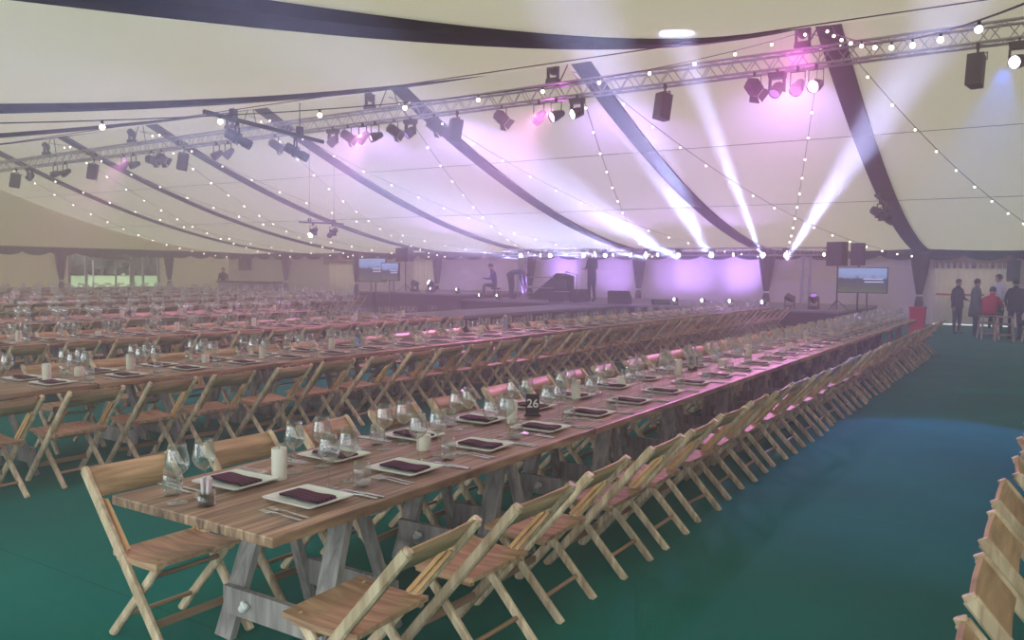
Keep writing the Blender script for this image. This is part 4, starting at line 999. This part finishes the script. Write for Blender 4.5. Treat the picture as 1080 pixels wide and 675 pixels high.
# ---------------------------------------------------------------- people
def limb_dist(p, a, b):
    ab = b-a; t = max(0, min(1, (p-a).dot(ab)/max(ab.length_squared, 1e-9))); return (p-(a+ab*t)).length
def person(name, label, loc, rz, J, cols, hair='hair', coat=None, sc=1.0, skirt=None):
    """J: joints dict of xyz; faces +x. cols: top, legs"""
    V_ = []; Eg = []; Rr = []; seg = []
    idx = {}
    def v(k, p, r): idx[k] = len(V_); V_.append(Vector(p)); Rr.append(r)
    def e(a, b, reg): Eg.append((idx[a], idx[b])); seg.append((V_[idx[a]], V_[idx[b]], reg, (Rr[idx[a]]+Rr[idx[b]])/2))
    g = lambda k: Vector(J[k])
    v('pel', g('pelvis'), (.15, .12)); v('wai', g('pelvis').lerp(g('chest'), .5), (.135, .105)); v('che', g('chest'), (.165, .115))
    nk = g('neck'); hd = g('head'); v('nek', nk, (.062,.062)); dirh = (hd-nk).normalized()
    v('jaw', hd - dirh*.05, (.072,.066)); v('hed', hd + dirh*.035, (.088,.076)); v('top', hd + dirh*.105, (.06,.055))
    e2 = [('pel','wai','top'), ('wai','che','top'), ('che','nek','top'), ('nek','jaw','skin'), ('jaw','hed','skin'), ('hed','top','skin')]
    for s in ('l','r'):
        v('sh'+s, g('sh'+s), (.066,.066)); v('el'+s, g('el'+s), (.045,.045)); v('wr'+s, g('wr'+s), (.03,.03)); v('pa'+s, g('wr'+s) + (g('wr'+s)-g('el'+s)).normalized()*.08, (.036,.018))
        v('hi'+s, g('hi'+s), (.105,.10)); v('kn'+s, g('kn'+s), (.066,.066)); v('an'+s, g('an'+s), (.042,.042)); v('to'+s, g('to'+s), (.042,.034))
        e2 += [('che','sh'+s,'top'), ('sh'+s,'el'+s,'top'), ('el'+s,'wr'+s,J.get('fore','top')), ('wr'+s,'pa'+s,'skin'), ('pel','hi'+s,'legs'), ('hi'+s,'kn'+s,'legs'), ('kn'+s,'an'+s,'legs'), ('an'+s,'to'+s,'shoe')]
    Rr2 = list(Rr); Rr = [(r[0]+r[1])/2 for r in Rr2]
    for a, b, r in e2: e(a, b, r)
    me = bpy.data.meshes.new(name); me.from_pydata(V_, Eg, []); ob = bpy.data.objects.new(name, me); C.objects.link(ob)
    sk = ob.modifiers.new('s', 'SKIN'); sk.use_smooth_shade = True
    for i, r in enumerate(Rr2): me.skin_vertices[0].data[i].radius = r
    me.skin_vertices[0].data[0].use_root = True
    ss = ob.modifiers.new('ss', 'SUBSURF'); ss.levels = 2; ss.render_levels = 2
    dg = bpy.context.evaluated_depsgraph_get(); dg.update()
    m2 = bpy.data.meshes.new_from_object(ob.evaluated_get(dg)); ob.modifiers.clear(); ob.data = m2
    # fingers, nose and ears grown onto the same mesh
    bm = bmesh.new(); bm.from_mesh(m2)
    ex = MB()
    for s in ('l','r'):
        w = g('wr'+s); d = (w-g('el'+s)).normalized(); sd = d.cross(Vector((0,0,1)))
        sd = sd.normalized() if sd.length > .1 else Vector((1,0,0)); dn = d.cross(sd)
        for k in range(4):
            b0 = w + d*.085 + sd*(k-1.5)*.018; ln = (.06,.072,.068,.05)[k]
            ex.tube([b0, b0+d*ln*.5+dn*.006, b0+d*ln*.9+dn*.022], [.009,.008,.006], 5)
        b0 = w + d*.04 + sd*-.03; ex.tube([b0, b0-sd*.025+d*.03, b0-sd*.028+d*.055], [.011,.009,.007], 5)
    f = Vector(J.get('face', (1,0,0))).normalized(); sdv = f.cross(dirh).normalized()
    ex.tube([hd+dirh*.03+f*.082, hd-dirh*.005+f*.105, hd-dirh*.012+f*.085], [.006,.014,.01], 6)
    for q in (-1, 1): ex.sphere(tuple(hd+dirh*.01+sdv*q*.082), .022, 5)
    me3 = bpy.data.meshes.new('x'); me3.from_pydata(ex.v, [], ex.f); nf = len(bm.faces); bm.from_mesh(me3); bm.faces.ensure_lookup_table()
    mats = {'top':0, 'legs':1, 'skin':2, 'shoe':3}
    for i, fc_ in enumerate(bm.faces):
        fc_.smooth = True
        if i >= nf: fc_.material_index = 2; continue
        c = fc_.calc_center_median(); best = min(seg, key=lambda q: limb_dist(c, q[0], q[1])/q[3]); fc_.material_index = mats[best[2]]
    m2.materials.clear()
    for mm in (M[cols[0]], M[cols[1]], M['skin'], M['shoe']): m2.materials.append(mm)
    bm.to_mesh(m2); bm.free()
    ob.location = loc; ob.rotation_euler.z = rz; ob.scale = (sc,)*3
    tag(ob, label, 'person')
    # hair
    hb = MB(); n = 8
    back = -f
    hb.sphere(tuple(hd + dirh*.055 + back*.018), .098, 8, 0, (1,.92,1.0))
    hb.v = [tuple(Vector(p) if (Vector(p)-hd).dot(f) < .055 or (Vector(p)-hd).dot(dirh) > .075 else Vector(p) - f*((Vector(p)-hd).dot(f)-.055)) for p in hb.v]
    hb.v = [tuple(Vector(p) + dirh*max(0, (-.03-(Vector(p)-hd).dot(dirh)))) for p in hb.v]
    hb.build('hair', M[hair], ob)
    if coat:
        cb = MB(); vs = []; n = 20; zs = coat[1]
        for z, a, b2, xo in zs:
            for k in range(n):
                t_ = 2*PI*k/n; vs.append((xo + b2*math.cos(t_), a*math.sin(t_), z))
        fs = [(i*n+k, i*n+(k+1)%n, (i+1)*n+(k+1)%n, (i+1)*n+k) for i in range(len(zs)-1) for k in range(n)] + [tuple(range(n-1,-1,-1)), tuple(range((len(zs)-1)*n, len(zs)*n))]
        cb.add(vs, fs, 0, True); cb.build('coat', M[coat[0]], ob)
    return ob
def stand(**kw):
    J = dict(pelvis=(0,0,.96), chest=(0.01,0,1.32), neck=(.01,0,1.5), head=(.03,0,1.62),
             shl=(0,.17,1.42), shr=(0,-.17,1.42), ell=(-.02,.23,1.14), elr=(-.02,-.23,1.14), wrl=(.06,.24,.9), wrr=(.06,-.24,.9),
             hil=(0,.09,.9), hir=(0,-.09,.9), knl=(.02,.11,.5), knr=(.02,-.11,.5), anl=(-.01,.12,.08), anr=(-.01,-.12,.08), tol=(.14,.14,.045), tor=(.14,-.14,.045))
    J.update(kw); return J
COAT = [(.62,.24,.19,0),(.8,.25,.19,0),(1.0,.215,.15,0),(1.15,.205,.14,0),(1.35,.225,.14,0),(1.45,.19,.115,0),(1.5,.09,.085,0)]
JACK = [(.84,.215,.155,0),(1.0,.2,.15,0),(1.15,.2,.145,0),(1.35,.225,.145,0),(1.45,.19,.115,0),(1.5,.09,.085,0)]
# man on the stage, facing the microphone
person('person', 'man in black shirt standing on stage with forearm raised to microphone stand', (-12.55, 24.45, .6), PI-.3,
       stand(ell=(.04,.22,1.16), wrl=(.28,.10,1.14), elr=(.0,-.22,1.14), wrr=(.26,-.08,1.10), head=(.05,0,1.62), fore='skin'), ('c_black','c_black'), sc=.98)
# seated figure in violet behind the floor lamps
sit = dict(pelvis=(0,0,.50), chest=(.10,0,.86), neck=(.15,0,1.02), head=(.19,0,1.14), shl=(.1,.19,.94), shr=(.1,-.19,.94), ell=(.2,.28,.72), elr=(.2,-.28,.72), wrl=(.42,.2,.74), wrr=(.42,-.2,.74),
           hil=(.02,.1,.48), hir=(.02,-.1,.48), knl=(.42,.2,.5), knr=(.42,-.2,.5), anl=(.44,.2,.08), anr=(.44,-.2,.08), tol=(.58,.22,.045), tor=(.58,-.22,.045))
person('person', 'person in violet top sitting behind the small floor lamps on stage', (-16.75, 25.0, .6), PI/2+2.2, sit, ('c_violet','c_jean'))
t = thing('stool', 'low round black stool under the sitting person in violet', 'stool', (-16.75, 25.0, .6))
mb = MB(); mb.lathe([(.001,.34),(.17,.34),(.18,.36),(.18,.385),(.17,.395),(.001,.395)], 16); mb.build('seat', M['cab'], t)
for k in range(3):
    a = k*2.094+.4; mb = MB(); mb.tube([(.05*math.cos(a),.05*math.sin(a),.35),(.2*math.cos(a),.2*math.sin(a),.0)], .014, 6); mb.build('leg', M['dark'], t)
# person in blue bending over
bend = stand(pelvis=(-.05,0,.95), chest=(.32,0,1.03), neck=(.5,0,.98), head=(.6,0,.92), shl=(.40,.18,1.02), shr=(.40,-.18,1.02), ell=(.42,.2,.74), elr=(.42,-.2,.74), wrl=(.5,.15,.5), wrr=(.5,-.15,.5), hil=(-.05,.1,.9), hir=(-.05,-.1,.9), face=(.5,0,-.8))
person('person', 'person in slate blue shirt bending down beside the dark ramp', (-15.95, 24.8, .6), .2, bend, ('c_blue','c_jean'))
# person behind the bar
person('person', 'dark clothed person standing at the end of the long bar', (-33.85, 26.5, 0), -.8, stand(), ('c_black','c_black'), sc=.93)
# group by the door
person('person', 'person in dark navy jacket standing closest to the barred doorway', (-1.95, 25.7, 0), -.6, stand(ell=(.06,.22,1.14), wrl=(.26,.12,1.1)), ('c_navy','c_black'), coat=('c_navy', JACK), sc=.86)
person('person', 'person in long grey coat standing beside the red jacketed one', (-1.45, 24.75, 0), 0.2, stand(ell=(.06,.22,1.14), wrl=(.26,.14,1.08), elr=(.08,-.2,1.14), wrr=(.28,-.1,1.1)), ('c_grey','c_black'), coat=('c_grey', COAT), sc=.87)
hs = {k: ((v[0], v[1], v[2]+.24) if isinstance(v, tuple) else v) for k, v in sit.items()}
hs.update(knl=(.42,.12,.72), knr=(.42,-.12,.72), anl=(.32,.12,.34), anr=(.32,-.12,.34), tol=(.45,.13,.3), tor=(.45,-.13,.3))
person('person', 'person in bright red jacket sitting on a wooden high stool', (-1.12, 24.2, 0), 1.2, hs, ('c_red','c_black'), sc=.88, coat=('c_red', [(.74,.21,.17,0),(.85,.20,.16,.02),(1.0,.205,.15,.06),(1.12,.215,.145,.09),(1.22,.18,.12,.11),(1.26,.1,.09,.13)]))
person('person', 'person in white shirt standing behind the red jacket', (-.95, 25.1, 0), -2.4, stand(), ('c_white','c_black'), sc=.94)
person('person', 'broad person in black suit jacket with back to the hall', (-.55, 24.2, 0), 1.7, stand(ell=(.1,.25,1.14), elr=(.1,-.25,1.14), wrl=(.3,.2,1.0), wrr=(.3,-.2,1.0)), ('c_black','c_black'), coat=('c_black', JACK), hair='hair', sc=.88)
person('person', 'seated dark clothed person at the picture edge beside the suit jacket', (-.12, 23.7, 0), 1.9, sit, ('c_black','c_black'), sc=.95)
def stool(x, y, rz, h, label):
    t = thing('high_stool', label, 'stool', (x, y, 0), rz)
    mb = MB(); mb.box(-.19,.19,-.19,.19,h-.035,h); mb.build('seat', M['seat'], t)
    for sx in (-1,1):
        for sy in (-1,1):
            mb = MB(); mb.bar((sx*.16,sy*.16,h-.03),(sx*.2,sy*.2,0),.035,.035,(0,1,0)); mb.build('leg', M['post'], t)
    for z in (.16,.42):
        for sgn in (-1,1):
            k = .2-.04*z/h
            mb = MB(); mb.bar((-k,sgn*k,z),(k,sgn*k,z),.03,.03); mb.build('rung', M['rung'], t)
stool(-1.12, 24.2, .3, .62, 'pale wooden high stool under the red jacketed person')
stool(-.75, 23.7, .1, .62, 'empty pale wooden high stool beside the black suit')
stool(-.12, 23.7, .3, .40, 'low wooden stool under the seated dark clothed person')

# ---------------------------------------------------------------- outdoors beyond the glazed entrance
random.seed(3)
def tree(x, y, h, r, label):
    t = thing('broadleaf_tree', label, 'tree', (x, y, -.12), random.random()*6, 'trees beyond the lawn')
    mb = MB(); mb.tube([(0,0,0),(.1,0,h*.3),(0,.1,h*.6)], [r*.1, r*.08, r*.04], 8); mb.build('trunk', basic('bark', srgb(80,70,60), .9) if 'bark' not in bpy.data.materials else bpy.data.materials['bark'], t)
    mb = MB()
    for k in range(46):
        a = random.random()*6.28; q = random.random()**.5*r*.95; z = h*(.03 + .9*random.random()); s = r*(.2+.16*random.random())
        st = len(mb.v); mb.sphere((q*math.cos(a), q*math.sin(a), z), s, 9)
        for i in range(st, len(mb.v)):
            p = Vector(mb.v[i]); c = Vector((q*math.cos(a), q*math.sin(a), z)); mb.v[i] = tuple(c + (p-c)*random.uniform(.6, 1.35))
    mb.build('crown', M['leaf'], t)
k = 0
for i in range(26):
    y = 24 + i*5.6; k += 1
    tree(-172 + (i%2)*9, y + random.uniform(-1.5,1.5), random.uniform(13,17), random.uniform(5.4,6.4), 'broad tree beyond the lawn, %s through the glazed entrance' % nth(k))

# ---------------------------------------------------------------- haze, daylight and stage light
m, nt, out = newmat('thin_theatre_haze'); vs_n = N(nt, 'ShaderNodeVolumeScatter'); vs_n.inputs['Density'].default_value = .0152; vs_n.inputs['Anisotropy'].default_value = .35
vs_n.inputs['Color'].default_value = (.97, .93, .97, 1); L(nt, vs_n.outputs[0], out.inputs['Volume'])
mb = MB()
sec = [(YN+.04, .01)] + [(YF-.02, .01)] + [(y, roofz(y)-.02) for y in [YF-.02, 27, 23, 19, YR, 12, 8, 4, YN+.04]]
n = len(sec); mb.add([(XL+.05, y, z) for y, z in sec] + [(XR-.05, y, z) for y, z in sec], [(i,(i+1)%n,n+(i+1)%n,n+i) for i in range(n)] + [tuple(range(n-1,-1,-1)), tuple(range(n,2*n))])
hz = stuff(mb.build('haze', m), 'thin stage haze filling the marquee', 'haze')

w = bpy.data.worlds.new('overcast_sky'); bpy.context.scene.world = w; w.use_nodes = True; nt = w.node_tree
bg = nt.nodes['Background']; tc = N(nt, 'ShaderNodeTexCoord'); sp = N(nt, 'ShaderNodeSeparateXYZ'); L(nt, tc.outputs['Generated'], sp.inputs[0])
rp = N(nt, 'ShaderNodeValToRGB'); L(nt, sp.outputs['Z'], rp.inputs[0]); rp.color_ramp.elements[0].position = 0; rp.color_ramp.elements[0].color = (.80,.88,.9,1); rp.color_ramp.elements[1].position = .6; rp.color_ramp.elements[1].color = (.95,1,1,1)
L(nt, rp.outputs[0], bg.inputs[0]); bg.inputs[1].default_value = 4.4
def area_spot(name, loc, tgt, col, power, deg, blend=.6, rad=.08):
    l = bpy.data.lights.new(name, 'SPOT'); l.color = col; l.energy = power; l.spot_size = math.radians(deg); l.spot_blend = blend; l.shadow_soft_size = rad
    o = bpy.data.objects.new(name, l); C.objects.link(o); o.location = loc; o.rotation_euler = (Vector(tgt)-Vector(loc)).to_track_quat('-Z','Y').to_euler(); return o
# coloured light from the truss lamps
area_spot('aisle_blue_light', (-.6, TY-.6, 4.85), (-.8, 8.2, 0), (.04,.2,1), 3200, 24, .35)
for x, ty_, pw in [(-3.47,5.5,1100), (-3.78,9,1500), (-8.68,7,2200), (-9.1,11,2200), (-13.7,9,2800), (-14.1,14,2600), (-23.5,11,2800)]:
    area_spot('pink_wash_light', (x, TY-.3, 4.95), (x+.6, ty_, .7), (1,.35,.85), pw, 52, .9)
for x, tx, pw in [(-4.14, -5.5, 1500), (-8.2, -9.5, 1700), (-12.6, -14, 1700), (-15.1, -19, 1400)]:
    area_spot('violet_wash_light', (x, TY+.4, 4.7), (tx, 22.5, 2.6), (.40,.24,1), pw, 100, 1, .15)
area_spot('magenta_up_light', (-3.7, TY-.3, 5.35), (-3.6, 10.5, 4.5), (1,.12,.8), 1300, 60, 1)
area_spot('magenta_up_light', (-3.75, TY-.25, 4.75), (-3.7, TY, 6.2), (1,.1,.75), 160, 120, 1)
area_spot('magenta_up_light', (-9.0, TY-.25, 4.75), (-8.8, TY, 6.2), (.9,.15,.9), 80, 120, 1)
# violet washes on the stage wall from the stage floor
for x, tx, tz_, pw in [(-16.9,-17.0,1.8,3200), (-14.2,-14.6,1.6,1500), (-12.4,-12.1,1.6,1400), (-11.2,-11.2,1.7,2200), (-9.0,-9.4,1.8,3200), (-19.0,-20.6,1.5,500)]:
    area_spot('wall_wash_light', (x, 26.4, .8), (tx, YF, tz_), (.40,.24,1), pw, 31, 1, .2)
for x in (-18.4, -8.5, -11.9):
    area_spot('stage_violet_light', (x, 25.8, 1.0), (x+1, 16, 7), (.45,.28,1), 1000, 100, 1, .3)

sc = bpy.context.scene
sc.view_settings.view_transform = 'Standard'; sc.view_settings.look = 'None'; sc.view_settings.gamma = 1; sc.view_settings.use_curve_mapping = False
sc.view_settings.exposure = -0.38
cy = sc.cycles
cy.max_bounces = 8; cy.diffuse_bounces = 4; cy.glossy_bounces = 3; cy.transparent_max_bounces = 24; cy.volume_bounces = 2; cy.transmission_bounces = 4
cy.use_denoising = True; cy.sample_clamp_indirect = 6; cy.caustics_reflective = False; cy.caustics_refractive = False
try: cy.denoiser = 'OPENIMAGEDENOISE'
except Exception: pass
